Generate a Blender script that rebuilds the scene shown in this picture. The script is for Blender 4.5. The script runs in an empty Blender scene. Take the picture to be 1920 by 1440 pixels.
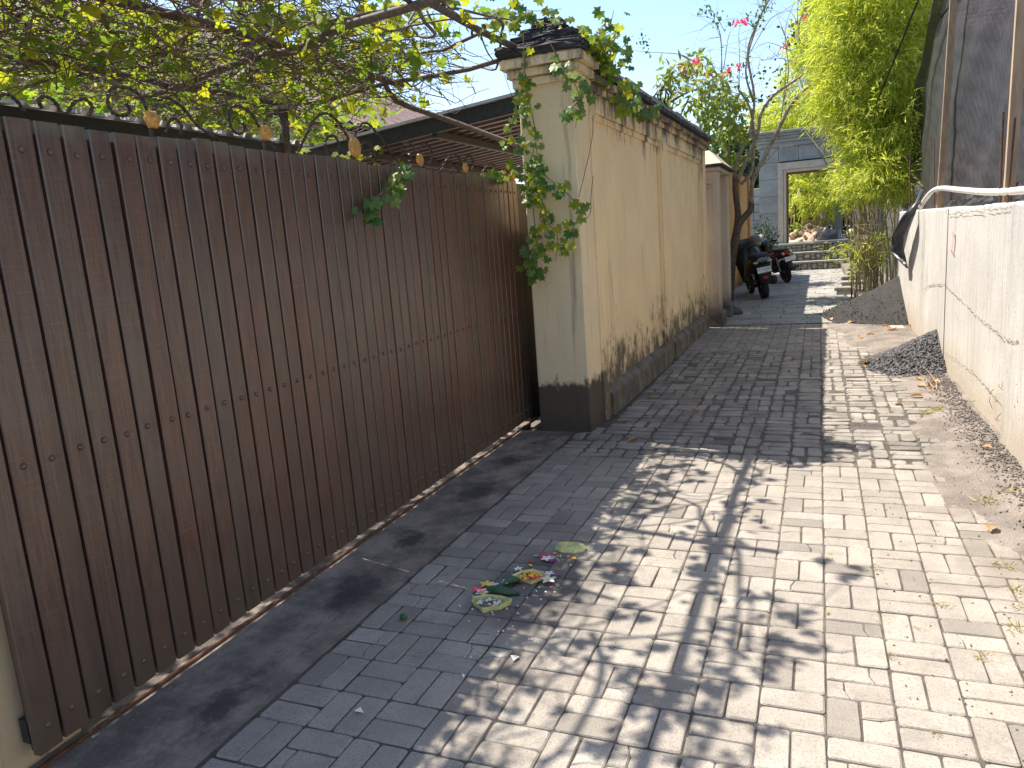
import bpy, bmesh, math, random
import numpy as np
from mathutils import Vector, Matrix
random.seed(7); rng = np.random.default_rng(7)
R = math.radians
SC = bpy.context.scene
COL = SC.collection

# ------------------------------------------------------------------ camera
F, CX, CY, H = 1399.0, 960.0, 720.0, 1.5
def _ray(x, y): return np.array([x-CX, -(y-CY), -F])
_up = -_ray(1510, 8050); _up /= np.linalg.norm(_up)
_fw = _ray(1535, 410); _fw = _fw-_up*(_fw@_up); _fw /= np.linalg.norm(_fw)
_RM = np.array([np.cross(_fw, _up), _fw, _up])
def _hit(x, y, ax, val):
    d = _RM@_ray(x, y); o = np.array([0, 0, H]); return Vector(o+(val-o[ax])/d[ax]*d)
def gz(x, y, z=0.0): return _hit(x, y, 2, z)      # photo pixel -> point at height z
def gx(x, y, X): return _hit(x, y, 0, X)          # photo pixel -> point on a wall plane x = X
def gy(x, y, Y): return _hit(x, y, 1, Y)          # photo pixel -> point at depth y = Y
def proj(P):
    v = _RM.T@(np.array(P, float)-[0, 0, H])
    return (CX+F*v[0]/-v[2], CY-F*v[1]/-v[2]) if v[2] < -.05 else (-9999, -9999)
cam = bpy.data.cameras.new('camera'); camo = bpy.data.objects.new('camera', cam); COL.objects.link(camo)
cam.sensor_width = 36; cam.lens = F/1920*36; cam.clip_end = 2000; cam.clip_start = .05
camo.matrix_world = Matrix([[*_RM[0], 0], [*_RM[1], 0], [*_RM[2], H], [0, 0, 0, 1]])
SC.camera = camo
# ------------------------------------------------------------------ light
SUN = Vector((-.563, .15, 1.0)).normalized()
W = bpy.data.worlds.new('World'); SC.world = W; W.use_nodes = True
wn = W.node_tree; bg = wn.nodes['Background']
sky = wn.nodes.new('ShaderNodeTexSky'); sky.sky_type = 'NISHITA'; sky.sun_disc = False
sky.sun_elevation = math.asin(SUN.z); sky.sun_rotation = math.atan2(SUN.x, SUN.y) % (2*math.pi)
sky.air_density = 1.0; sky.dust_density = .6; sky.ozone_density = 1.6
wn.links.new(sky.outputs[0], bg.inputs[0]); bg.inputs[1].default_value = .073
sl = bpy.data.lights.new('sun', 'SUN'); sl.energy = 2.6; sl.angle = R(.53); sl.color = (1, .925, .815)
slo = bpy.data.objects.new('sun', sl); COL.objects.link(slo)
slo.rotation_euler = SUN.to_track_quat('Z', 'Y').to_euler(); slo.location = SUN*40
SC.view_settings.view_transform = 'Standard'; SC.view_settings.look = 'None'
SC.view_settings.gamma = 1; SC.view_settings.use_curve_mapping = False
SC.view_settings.exposure = 1.92

# ------------------------------------------------------------------ material kit
class G:
    def __init__(s, name):
        s.m = bpy.data.materials.new(name); s.m.use_nodes = True; s.t = s.m.node_tree; s.t.nodes.clear()
        s.out = s.t.nodes.new('ShaderNodeOutputMaterial')
    def n(s, ty, **k):
        a = s.t.nodes.new(ty)
        for q, v in k.items(): setattr(a, q, v)
        return a
    def put(s, sock, v):
        if v is None: return
        if hasattr(v, 'is_output'): s.t.links.new(v, sock)
        elif isinstance(v, (tuple, list)):
            sock.default_value = tuple(v)+((1,) if len(v) == 3 and len(sock.default_value) == 4 else ())
        else: sock.default_value = v
    def math(s, op, a, b=0.0, clamp=False):
        q = s.n('ShaderNodeMath', operation=op, use_clamp=clamp); s.put(q.inputs[0], a); s.put(q.inputs[1], b); return q.outputs[0]
    def mix(s, f, a, b, mode='MIX'):
        q = s.n('ShaderNodeMix', data_type='RGBA', blend_type=mode); s.put(q.inputs[0], f); s.put(q.inputs[6], a); s.put(q.inputs[7], b); return q.outputs[2]
    def rng(s, v, a, b, c=0.0, d=1.0, smooth=True):
        q = s.n('ShaderNodeMapRange', interpolation_type='SMOOTHSTEP' if smooth else 'LINEAR')
        for i, x in enumerate((v, a, b, c, d)): s.put(q.inputs[i], x)
        return q.outputs[0]
    def pos(s, kind='pos'):
        if kind == 'pos': return s.n('ShaderNodeNewGeometry').outputs['Position']
        return s.n('ShaderNodeTexCoord').outputs['Object']
    def scale(s, v, sc, off=None):
        q = s.n('ShaderNodeMapping'); s.put(q.inputs[0], v); q.inputs['Scale'].default_value = sc
        if off is not None: s.put(q.inputs['Location'], off)
        return q.outputs[0]
    def noise(s, v, sc, det=3, rough=.55):
        q = s.n('ShaderNodeTexNoise'); s.put(q.inputs['Vector'], v); q.inputs['Scale'].default_value = sc
        q.inputs['Detail'].default_value = det; q.inputs['Roughness'].default_value = rough; return q.outputs[0]
    def voro(s, v, sc, feat='F1'):
        q = s.n('ShaderNodeTexVoronoi', feature=feat); s.put(q.inputs['Vector'], v); q.inputs['Scale'].default_value = sc; return q
    def xyz(s, v): return s.n('ShaderNodeSeparateXYZ', ) if v is None else s._sep(v)
    def _sep(s, v):
        q = s.n('ShaderNodeSeparateXYZ'); s.put(q.inputs[0], v); return q.outputs
    def rand(s): return s.n('ShaderNodeObjectInfo').outputs['Random']
    def island(s): return s.n('ShaderNodeNewGeometry').outputs['Random Per Island']
    def bump(s, h, st=.3, dist=.01):
        q = s.n('ShaderNodeBump'); s.put(q.inputs['Height'], h); q.inputs['Strength'].default_value = st; q.inputs['Distance'].default_value = dist; return q.outputs[0]
    def end(s, col, rough=.7, normal=None, metal=0, spec=.5, **kw):
        b = s.n('ShaderNodeBsdfPrincipled'); s.put(b.inputs['Base Color'], col); s.put(b.inputs['Roughness'], rough)
        s.put(b.inputs['Metallic'], metal); s.put(b.inputs['Specular IOR Level'], spec)
        if normal is not None: s.put(b.inputs['Normal'], normal)
        for k, v in kw.items(): s.put(b.inputs[k.replace('_', ' ')], v)
        s.t.links.new(b.outputs[0], s.out.inputs[0]); s.b = b; return s.m

def mat(name, c1, c2=None, sc=6, st=(1, 1, 1), rough=.75, bump=.25, bsc=60, bd=.004, rnd=0.0, isl=0.0, coord='pos', speck=0.0, spsc=220, metal=0, spec=.4, det=4, lo=.35, hi=.65):
    """two-tone noise with per-object / per-island value shift, fine speckle and bump"""
    g = G(name); p = g.pos(coord)
    if coord == 'obj' and rnd:
        q = g.n('ShaderNodeVectorMath', operation='ADD'); g.put(q.inputs[0], p); r9 = g.math('MULTIPLY', g.rand(), 37.0); g.put(q.inputs[1], r9); p = q.outputs[0]
    c2 = c2 or tuple(x*.75 for x in c1)
    col = g.mix(g.rng(g.noise(g.scale(p, st), sc, det), lo, hi), c1, c2)
    if speck:
        sp = g.rng(g.noise(p, spsc, 2, .7), .3, .7, 1-speck, 1+speck)
        col = g.mix(1.0, col, sp, 'MULTIPLY')
    if rnd: col = g.mix(1.0, col, g.rng(g.rand(), 0, 1, 1-rnd, 1+rnd, False), 'MULTIPLY')
    if isl: col = g.mix(1.0, col, g.rng(g.island(), 0, 1, 1-isl, 1+isl, False), 'MULTIPLY')
    nr = g.bump(g.noise(g.scale(p, st), bsc, 4), bump, bd) if bump else None
    return g.end(col, rough, nr, metal, spec)

def leafmat(name, cols, trans=.45, rough=.45, spec=.3):
    """leaf: colour picked per leaf from a ramp, part diffuse and part translucent"""
    g = G(name)
    r = g.n('ShaderNodeMath', operation='FRACT'); g.put(r.inputs[0], g.math('ADD', g.island(), g.rand()))
    cr = g.n('ShaderNodeValToRGB'); e = cr.color_ramp.elements
    for i, c in enumerate(cols):
        k = e[i] if i < 2 else e.new(i/(len(cols)-1))
        k.position = i/(len(cols)-1); k.color = (*c, 1)
    g.put(cr.inputs[0], r.outputs[0])
    v = g.rng(g.noise(g.pos(), 35, 2), .3, .7, .82, 1.15)
    col = g.mix(1.0, cr.outputs[0], v, 'MULTIPLY')
    b = g.n('ShaderNodeBsdfPrincipled'); g.put(b.inputs['Base Color'], col); b.inputs['Roughness'].default_value = rough; b.inputs['Specular IOR Level'].default_value = spec
    t = g.n('ShaderNodeBsdfTranslucent'); g.put(t.inputs[0], g.mix(1.0, col, (1.25, 1.3, .75), 'MULTIPLY'))
    m = g.n('ShaderNodeMixShader'); m.inputs[0].default_value = trans
    g.t.links.new(b.outputs[0], m.inputs[1]); g.t.links.new(t.outputs[0], m.inputs[2]); g.t.links.new(m.outputs[0], g.out.inputs[0])
    return g.m

MT = {}
# pavers: pale concrete, per-piece tone, soot and soil stains
def paver_mat(name, c1, c2, worn):
    g = G(name); p = g.pos(); s = g._sep(p)
    col = g.mix(g.rng(g.noise(p, 5, 4), .3, .7), c1, c2)
    col = g.mix(1.0, col, g.rng(g.rand(), 0, 1, .86, 1.1, False), 'MULTIPLY')
    col = g.mix(1.0, col, g.rng(g.math('FRACT', g.math('MULTIPLY', g.rand(), 7.3)), .05, .2, .7, 1.0), 'MULTIPLY')
    col = g.mix(1.0, col, g.rng(g.island(), 0, 1, .82, 1.12, False), 'MULTIPLY')
    col = g.mix(g.rng(g.noise(p, 1.7, 3), .52, .72, 0, .45), col, (.2, .17, .14))       # soil film
    col = g.mix(g.rng(g.noise(p, 120, 3, .85), .5, .64, 0, .6), col, (.14, .13, .12))   # aggregate
    col = g.mix(g.rng(g.noise(p, 190, 2, .8), .58, .7, 0, .5), col, (.5, .47, .42))
    col = g.mix(g.rng(g.noise(p, 9, 6, .75), .48, .7, 0, .5), col, (.2, .18, .16))
    col = g.mix(g.rng(g.noise(p, 2.6, 5, .7), .55, .72, 0, .4), col, (.19, .165, .14))
    # soot and damp around the offerings
    dx = g.math('MULTIPLY', g.math('ADD', s[0], 1.13), 2.6); dy = g.math('MULTIPLY', g.math('SUBTRACT', s[1], 2.85), 1.75)
    d = g.math('SQRT', g.math('ADD', g.math('MULTIPLY', dx, dx), g.math('MULTIPLY', dy, dy)))
    d = g.math('ADD', d, g.math('MULTIPLY', g.math('SUBTRACT', g.noise(p, 6, 3), .5), .9))
    col = g.mix(g.rng(d, .3, 1.05, .6, 0), col, (.06, .056, .056))
    if worn: col = g.mix(g.rng(g.noise(p, 3.3, 4), .45, .7, 0, .55), col, (.12, .105, .09))
    # soil blown over the side by the concrete wall
    e = g.math('ADD', s[0], g.math('MULTIPLY', g.math('SUBTRACT', g.noise(p, 2.5, 4), .5), .7))
    col = g.mix(g.rng(e, .45, 1.0, 0, .75), col, (.17, .14, .115))
    nr = g.bump(g.noise(p, 110, 5, .75), .5, .004)
    return g.end(col, .88, nr, 0, .25)
MT['paver'] = paver_mat('paver_concrete', (.38, .34, .29), (.31, .275, .235), False)
MT['cobble'] = paver_mat('worn_paver_concrete', (.34, .31, .265), (.24, .215, .185), True)
MT['slab'] = mat('slab_stone', (.34, .32, .29), (.25, .24, .22), 3, rnd=.12, isl=.15, speck=.2)
MT['joint'] = mat('joint_soil', (.12, .103, .087), (.07, .061, .053), 14, bsc=90, bump=.5, speck=.3)
MT['soil'] = mat('grey_soil', (.23, .195, .165), (.15, .125, .105), 3.5, bsc=120, bump=.6, bd=.008, speck=.35, spsc=160)
MT['ground'] = mat('ground_earth', (.16, .13, .1), (.1, .085, .07), 1.2, bsc=40, bump=.5, speck=.2)
MT['sand'] = mat('black_sand', (.03, .025, .023), (.018, .016, .0155), 9, bsc=45, bump=1.0, bd=.02, speck=.4, spsc=90)
MT['gravel'] = mat('crushed_stone', (.11, .105, .105), (.065, .062, .062), 40, isl=.5, bump=.3, speck=.2)
def apron_mat():
    g = G('apron_concrete'); p = g.pos(); s = g._sep(p)
    col = g.mix(g.rng(g.noise(p, 4, 7, .7), .35, .65), (.3, .245, .2), (.12, .1, .088))
    col = g.mix(g.rng(g.noise(g.scale(p, (6, 1.2, 1)), 5, 6, .75), .52, .68, 0, .6), col, (.1, .085, .076))
    col = g.mix(g.rng(g.noise(p, 60, 3, .8), .58, .7, 0, .6), col, (.36, .31, .26))
    for (x, y, rr) in ((-1.93, 2.62, .3), (-1.95, 3.95, .27), (-1.9, 1.75, .2), (-2.0, 4.6, .2), (-2.0, 3.2, .16)):
        dx = g.math('MULTIPLY', g.math('SUBTRACT', s[0], x), 1.7); dy = g.math('SUBTRACT', s[1], y)
        d = g.math('SQRT', g.math('ADD', g.math('MULTIPLY', dx, dx), g.math('MULTIPLY', dy, dy)))
        d = g.math('ADD', d, g.math('MULTIPLY', g.math('SUBTRACT', g.noise(p, 9, 6, .7), .5), .62))
        col = g.mix(g.rng(d, rr*.2, rr, .8, 0), col, (.045, .042, .042))
    col = g.mix(1.0, col, g.rng(g.noise(p, 260, 2, .8), .3, .7, .75, 1.25), 'MULTIPLY')
    return g.end(col, .8, g.bump(g.noise(p, 70, 5, .7), .5, .004), 0, .3)
MT['apron'] = apron_mat()
MT['yard'] = mat('yard_floor', (.42, .33, .25), (.34, .27, .21), 5, speck=.15)
def gate_wood():
    g = G('gate_wood'); p = g.pos()
    q = g.n('ShaderNodeVectorMath', operation='ADD'); g.put(q.inputs[0], p); g.put(q.inputs[1], g.math('MULTIPLY', g.rand(), 19.0)); o = q.outputs[0]
    base = g.mix(g.rand(), (.135, .053, .031), (.1, .06, .043))
    base = g.mix(g.rng(g.noise(g.scale(o, (30, 30, 1.1)), 6, 5, .65), .35, .7), base, (.042, .02, .014))
    base = g.mix(g.rng(g.noise(g.scale(o, (3, 3, 70)), 3, 4, .6), .52, .72, 0, .45), base, (.165, .1, .07))
    base = g.mix(g.rng(g.noise(g.scale(o, (1, 1, 2.4)), 1.6, 3), .45, .75, 0, .5), base, (.095, .068, .055))   # greyed bands
    base = g.mix(g.rng(g.noise(g.scale(p, (40, 40, 25)), 6, 2, .7), .68, .76, 0, .4), base, (.3, .25, .21))
    z = g._sep(p)[2]
    base = g.mix(g.rng(g.math('ADD', z, g.math('MULTIPLY', g.noise(p, 9, 3), .25)), 2.02, 2.14, 0, .8), base, (.12, .11, .07))
    base = g.mix(g.rng(g.math('SUBTRACT', z, g.math('MULTIPLY', g.noise(p, 5, 3), .7)), -.2, .2, .7, 0), base, (.105, .078, .055))
    base = g.mix(g.rng(g.noise(g.scale(p, (3, 3, .25)), 2.2, 4, .6), .56, .72, 0, .5), base, (.042, .025, .019))
    h = g.math('ADD', g.noise(g.scale(o, (25, 25, 1.2)), 8, 4), g.math('MULTIPLY', g.noise(g.scale(p, (2, 2, 90)), 3, 2), .15))
    return g.end(base, g.rng(g.noise(g.scale(o, (10, 10, .8)), 3, 3), .3, .7, .31, .42), g.bump(h, .1, .003), 0, .75)
MT['gate'] = gate_wood()
def plaster(name, c1, c2, base_h, base_amp, top_h, streak=.6, dark=(.055, .05, .043), band=None):
    g = G(name); p = g.pos(); s = g._sep(p)
    col = g.mix(g.rng(g.noise(p, 1.8, 5), .3, .7), c1, c2)
    col = g.mix(g.rng(g.noise(g.scale(p, (14, 14, .8)), 2.2, 4), .55, .75, 0, .45), col, tuple(x*.62 for x in c2))     # run marks
    col = g.mix(g.rng(g.noise(g.scale(p, (5, 5, .35)), 1.7, 5, .62), .6, .72, 0, streak), col, (.2, .17, .135))
    n = g.math('ADD', g.math('MULTIPLY', g.noise(g.scale(p, (9, 9, 3)), 2.2, 6, .72), .35), g.math('MULTIPLY', g.noise(p, 3.2, 7, .75), .65))
    low = g.math('SUBTRACT', g.math('MULTIPLY', g.math('SUBTRACT', n, .45), base_amp), g.math('SUBTRACT', s[2], base_h))
    col = g.mix(g.rng(low, -.12, .38, 0, .88), col, dark)
    n2 = g.math('ADD', g.math('MULTIPLY', g.noise(g.scale(p, (6, 6, 1.0)), 1.7, 6, .7), .5), g.math('MULTIPLY', g.noise(p, 2.1, 6, .7), .5))
    hi = g.math('ADD', g.math('MULTIPLY', g.math('SUBTRACT', n2, .5), 2.5), g.math('SUBTRACT', s[2], top_h))
    col = g.mix(g.rng(hi, -.1, .3, 0, .92), col, (.075, .068, .065))
    if band:
        q = g.math('ADD', s[2], g.math('MULTIPLY', g.math('SUBTRACT', g.noise(g.scale(p, (1, 1, .6)), 11, 6, .7), .5), .34))
        col = g.mix(g.rng(q, band-.04, band+.03, .93, 0), col, (.045, .04, .036))
    col = g.mix(g.rng(g.noise(p, 26, 3, .7), .67, .72, 0, .55), col, tuple(x*.45 for x in c2))
    h = g.math('ADD', g.noise(p, 18, 4, .6), g.math('MULTIPLY', g.noise(p, 110, 3), .35))
    return g.end(col, .9, g.bump(h, .28, .006), 0, .2)
MT['cream'] = plaster('cream_plaster', (.87, .68, .4), (.8, .62, .37), .4, 3.0, 2.46)
MT['cream_low'] = plaster('cream_pillar_plaster', (.8, .65, .41), (.72, .6, .39), .1, .8, 2.72, band=.4)
MT['cream_flake'] = plaster('flaking_cream_plaster', (.66, .5, .29), (.58, .45, .28), -.5, .6, 2.7, .9)
MT['post'] = plaster('gateway_plaster', (.6, .5, .38), (.52, .43, .33), .4, .7, 3.2, .8)
MT['ochre'] = plaster('ochre_plaster', (.62, .36, .13), (.52, .3, .12), .2, .5, 3.1, .7)
MT['plinth'] = mat('plinth_render', (.2, .17, .14), (.09, .078, .066), 5, bump=.5, bsc=40, lo=.3, hi=.62, speck=.2)
MT['moss'] = mat('mossy_coping', (.06, .055, .055), (.028, .027, .03), 8, bump=.7, bsc=50, bd=.01, speck=.35, spsc=120)
def conc():
    g = G('cast_concrete'); p = g.pos(); s = g._sep(p)
    col = g.mix(g.rng(g.noise(p, 1.3, 5), .3, .7), (.6, .565, .51), (.49, .465, .425))
    col = g.mix(g.rng(g.noise(g.scale(p, (8, 8, .5)), 2, 5, .65), .5, .75, 0, .5), col, (.26, .24, .22))
    col = g.mix(g.rng(g.noise(p, 7, 6, .7), .55, .75, 0, .5), col, (.3, .28, .255))
    col = g.mix(g.rng(g.noise(g.scale(p, (20, 20, 2.2)), 3, 4, .75), .64, .68, 0, .85), col, (.07, .066, .06))
    low = g.math('SUBTRACT', g.math('MULTIPLY', g.noise(p, 2.5, 5), .5), s[2])
    col = g.mix(g.rng(low, -.25, .2, 0, .6), col, (.36, .29, .2))
    col = g.mix(1.0, col, g.rng(g.rand(), 0, 1, .93, 1.06, False), 'MULTIPLY')
    h = g.math('ADD', g.noise(g.scale(p, (5, 5, 1)), 5, 5, .65), g.math('MULTIPLY', g.noise(p, 60, 5, .7), .6))
    return g.end(col, .88, g.bump(h, .7, .012), 0, .25)
MT['conc'] = conc()
MT['crack'] = mat('crack_dark', (.13, .12, .1), (.25, .23, .2), 20, bump=0)
def netmat():
    g = G('shade_net'); p = g.pos()
    wv = g.n('ShaderNodeTexWave', wave_type='RINGS', rings_direction='X'); g.put(wv.inputs['Vector'], g.scale(p, (1, .8, 1), (0, -4.0, -4.6))); wv.inputs['Scale'].default_value = 3.2; wv.inputs['Distortion'].default_value = 5; wv.inputs['Detail'].default_value = 3; wv.inputs['Detail Scale'].default_value = .8
    h = g.math('ADD', g.math('MULTIPLY', wv.outputs[1], .9), g.math('MULTIPLY', g.noise(g.scale(p, (40, 90, 90)), 2, 3, .7), 1.2))
    col = g.mix(g.rng(g.noise(g.scale(p, (1, 2, 6)), 2, 5, .65), .35, .7), (.03, .027, .029), (.052, .047, .05))
    col = g.mix(g.rng(g.noise(g.scale(p, (1, 5, 40)), 2.2, 3, .7), .66, .74, 0, .5), col, (.24, .22, .22))
    b = g.n('ShaderNodeBsdfPrincipled'); g.put(b.inputs['Base Color'], col); b.inputs['Roughness'].default_value = .6
    g.put(b.inputs['Normal'], g.bump(h, .5, .012))
    t = g.n('ShaderNodeBsdfTransparent'); m = g.n('ShaderNodeMixShader'); m.inputs[0].default_value = .166
    g.t.links.new(b.outputs[0], m.inputs[1]); g.t.links.new(t.outputs[0], m.inputs[2]); g.t.links.new(m.outputs[0], g.out.inputs[0]); return g.m
MT['net'] = netmat()
MT['plastic'] = mat('black_plastic_sheet', (.07, .072, .08), (.045, .047, .055), 6, rough=.35, bump=.4, bsc=14, bd=.02)
MT['timber'] = mat('raw_timber', (.48, .34, .22), (.36, .25, .16), 5, (6, 6, .6), bump=.3, rnd=.15)
MT['oldwood'] = mat('weathered_pole', (.17, .13, .105), (.095, .075, .062), 7, (6, 6, 6), bump=.4, bsc=30)
MT['rust'] = mat('rusty_iron', (.16, .075, .045), (.09, .05, .035), 40, bump=.3, metal=.3)
MT['iron'] = mat('wrought_iron', (.075, .052, .045), (.045, .035, .034), 30, rough=.5, bump=.3, metal=.4)
MT['gold'] = mat('gold_paint', (.62, .33, .075), (.42, .22, .06), 50, rough=.5, bump=.2, metal=.2, spec=.5)
MT['pvc'] = mat('white_pipe', (.78, .74, .66), (.68, .63, .55), 6, rough=.4, bump=.1)
MT['blackmetal'] = mat('black_steel', (.03, .034, .036), (.02, .022, .024), 20, rough=.45, bump=.1)
def canopymat():
    g = G('canopy_sheet'); b = g.n('ShaderNodeBsdfPrincipled'); b.inputs['Base Color'].default_value = (.13, .095, .085, 1); b.inputs['Roughness'].default_value = .45
    t = g.n('ShaderNodeBsdfTranslucent'); t.inputs[0].default_value = (.42, .29, .25, 1); m = g.n('ShaderNodeMixShader'); m.inputs[0].default_value = .55
    g.t.links.new(b.outputs[0], m.inputs[1]); g.t.links.new(t.outputs[0], m.inputs[2]); g.t.links.new(m.outputs[0], g.out.inputs[0]); return g.m
MT['clearsheet'] = canopymat()
MT['brownsheet'] = mat('brown_sheet', (.1, .07, .062), (.07, .05, .045), 6, rough=.35, bump=.1, metal=.3)
MT['zinc'] = mat('zinc_sheet', (.6, .6, .6), (.45, .45, .46), 6, rough=.4, bump=.1, metal=.5)
MT['cable'] = mat('cable_rubber', (.02, .02, .02), bump=0, rough=.5)
MT['andesite'] = mat('grey_stone_cladding', (.33, .36, .34), (.26, .285, .27), 4, bump=.3, bsc=40, rnd=.1, isl=.12, speck=.1)
MT['frame'] = mat('cream_stone_frame', (.58, .52, .4), (.5, .45, .35), 6, bump=.15)
MT['brownwood'] = mat('door_frame_wood', (.2, .1, .05), (.14, .07, .04), 8, (5, 5, .6))
MT['riverstone'] = mat('riser_stone', (.44, .38, .27), (.3, .26, .19), 9, isl=.35, bump=.4, speck=.15)
MT['mortar'] = mat('mortar', (.13, .12, .1), (.09, .085, .075), 10)
MT['step'] = mat('step_concrete', (.33, .33, .3), (.26, .26, .24), 5, speck=.1)
MT['rubble'] = mat('rubble_stone', (.55, .42, .31), (.42, .31, .23), 5, isl=.35, rnd=.2, speck=.2)
MT['tile'] = mat('roof_tile', (.36, .17, .125), (.25, .12, .095), 4, isl=.25, bump=.3, bsc=30)
MT['tile_old'] = mat('old_roof_tile', (.24, .15, .135), (.17, .11, .1), 3, isl=.2, bump=.3, bsc=30)
MT['housewall'] = mat('house_wall', (.5, .42, .31), (.44, .37, .28), 2, bump=.15)
MT['brick'] = mat('red_brick', (.42, .16, .075), (.3, .11, .06), 12, rnd=.25, bump=.3)
MT['bark'] = mat('bark', (.17, .125, .095), (.08, .06, .048), 16, (2.5, 2.5, .8), bump=.8, bsc=26, bd=.015)
MT['twig'] = mat('dry_stem', (.2, .145, .11), (.1, .072, .057), 14, isl=.4, bump=.3)
MT['palebranch'] = mat('pale_branch', (.42, .34, .27), (.24, .19, .15), 10, bump=.5, bsc=40, isl=.15)
MT['culm'] = mat('bamboo_culm', (.34, .29, .13), (.2, .15, .085), 6, (2, 2, 4), isl=.35, rnd=.25, bump=.2, rough=.5)
MT['vineleaf'] = leafmat('vine_leaf', [(.1, .19, .03), (.18, .27, .035), (.28, .34, .04), (.42, .4, .035), (.15, .24, .04), (.34, .37, .04)], .55, .55, .2)
MT['ivyleaf'] = leafmat('ivy_leaf', [(.08, .17, .05), (.12, .22, .055), (.18, .26, .06), (.1, .19, .055), (.3, .34, .06)], .45, .4, .4)
MT['drydead'] = leafmat('dead_leaf', [(.3, .14, .05), (.36, .2, .09), (.2, .1, .05)], .3, .8)
MT['bambooleaf'] = leafmat('bamboo_leaf', [(.44, .52, .07), (.66, .65, .11), (.31, .42, .055), (.7, .64, .2), (.53, .57, .08), (.25, .36, .045)], .55, .5)
MT['treeleaf'] = leafmat('tree_leaf', [(.22, .29, .07), (.32, .37, .1), (.16, .24, .06), (.46, .44, .1)], .5)
MT['darkleaf'] = leafmat('dark_leaf', [(.025, .055, .02), (.04, .08, .025), (.03, .065, .03)], .3)
MT['bougleaf'] = leafmat('bougainvillea_leaf', [(.06, .13, .04), (.09, .17, .05), (.05, .11, .04)], .4)
MT['bract'] = leafmat('pink_bract', [(.75, .05, .22), (.8, .08, .2), (.65, .04, .2)], .4)
MT['grass'] = leafmat('grass_blade', [(.3, .29, .1), (.5, .42, .2), (.38, .34, .12), (.56, .45, .26)], .3)
MT['dryleaf'] = leafmat('fallen_leaf', [(.42, .24, .11), (.5, .3, .17), (.32, .17, .08)], .2, .8)
MT['palm'] = leafmat('palm_leaf_strip', [(.74, .72, .36), (.64, .64, .28), (.78, .74, .4)], .15)
MT['petal_white'] = mat('white_petal', (.9, .88, .82), bump=0); MT['petal_yellow'] = mat('yellow_petal', (.95, .7, .06), bump=0)
MT['petal_orange'] = mat('orange_petal', (1.0, .36, .015), (1.0, .5, .03), 60, bump=0); MT['petal_red'] = mat('red_petal', (.85, .05, .08), (.7, .03, .12), 60, bump=0)
MT['petal_magenta'] = mat('magenta_petal', (.5, .03, .4), bump=0); MT['greenleaf'] = mat('green_leaf_strip', (.04, .12, .045), (.025, .085, .035), 12, (1, 1, 1), rough=.4, bump=.2)
MT['rice'] = mat('white_crumb', (.8, .79, .75), bump=0); MT['ash'] = mat('offering_ash', (.12, .11, .07), (.2, .18, .1), 60, bump=.3)
MT['bikeblack'] = mat('gloss_black_paint', (.018, .02, .024), rough=.25, bump=0, spec=.5)
MT['bikematt'] = mat('black_plastic', (.03, .031, .034), rough=.55, bump=0)
MT['bikegrey'] = mat('dusty_grey_plastic', (.075, .075, .08), rough=.5, bump=0)
MT['bikemaroon'] = mat('dark_maroon_paint', (.06, .022, .024), rough=.3, bump=0)
MT['rubber'] = mat('tyre_rubber', (.022, .022, .024), rough=.8, bump=.2)
MT['alloy'] = mat('dull_alloy', (.3, .29, .28), rough=.4, bump=0, metal=.8)
MT['plate'] = mat('plate_white', (.88, .88, .87), rough=.4, bump=0); MT['platetext'] = mat('plate_text', (.02, .02, .02), bump=0)
MT['platefade'] = mat('plate_text_faded', (.35, .35, .36), bump=0)
MT['redlens'] = mat('red_lens', (.75, .03, .04), rough=.15, bump=0); MT['darkredlens'] = mat('dark_red_lens', (.3, .02, .03), rough=.15, bump=0)
MT['amber'] = mat('clear_lens', (.6, .55, .4), rough=.15, bump=0)
MT['helmet'] = mat('grey_helmet', (.2, .185, .165), rough=.35, bump=0); MT['mirror'] = mat('mirror_glass', (.85, .88, .9), rough=.03, bump=0, metal=1)
MT['visor'] = mat('smoked_screen', (.1, .14, .17), rough=.08, bump=0)
MT['redpaint'] = mat('red_spray', (.7, .2, .2), (.66, .35, .32), 40, bump=0)
MT['grout'] = mat('street_bed', (.115, .098, .082), (.06, .052, .045), 9, bump=.4, speck=.3)
MT['lampglass'] = mat('lantern_glass', (.6, .63, .62), rough=.1, bump=0)

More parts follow.
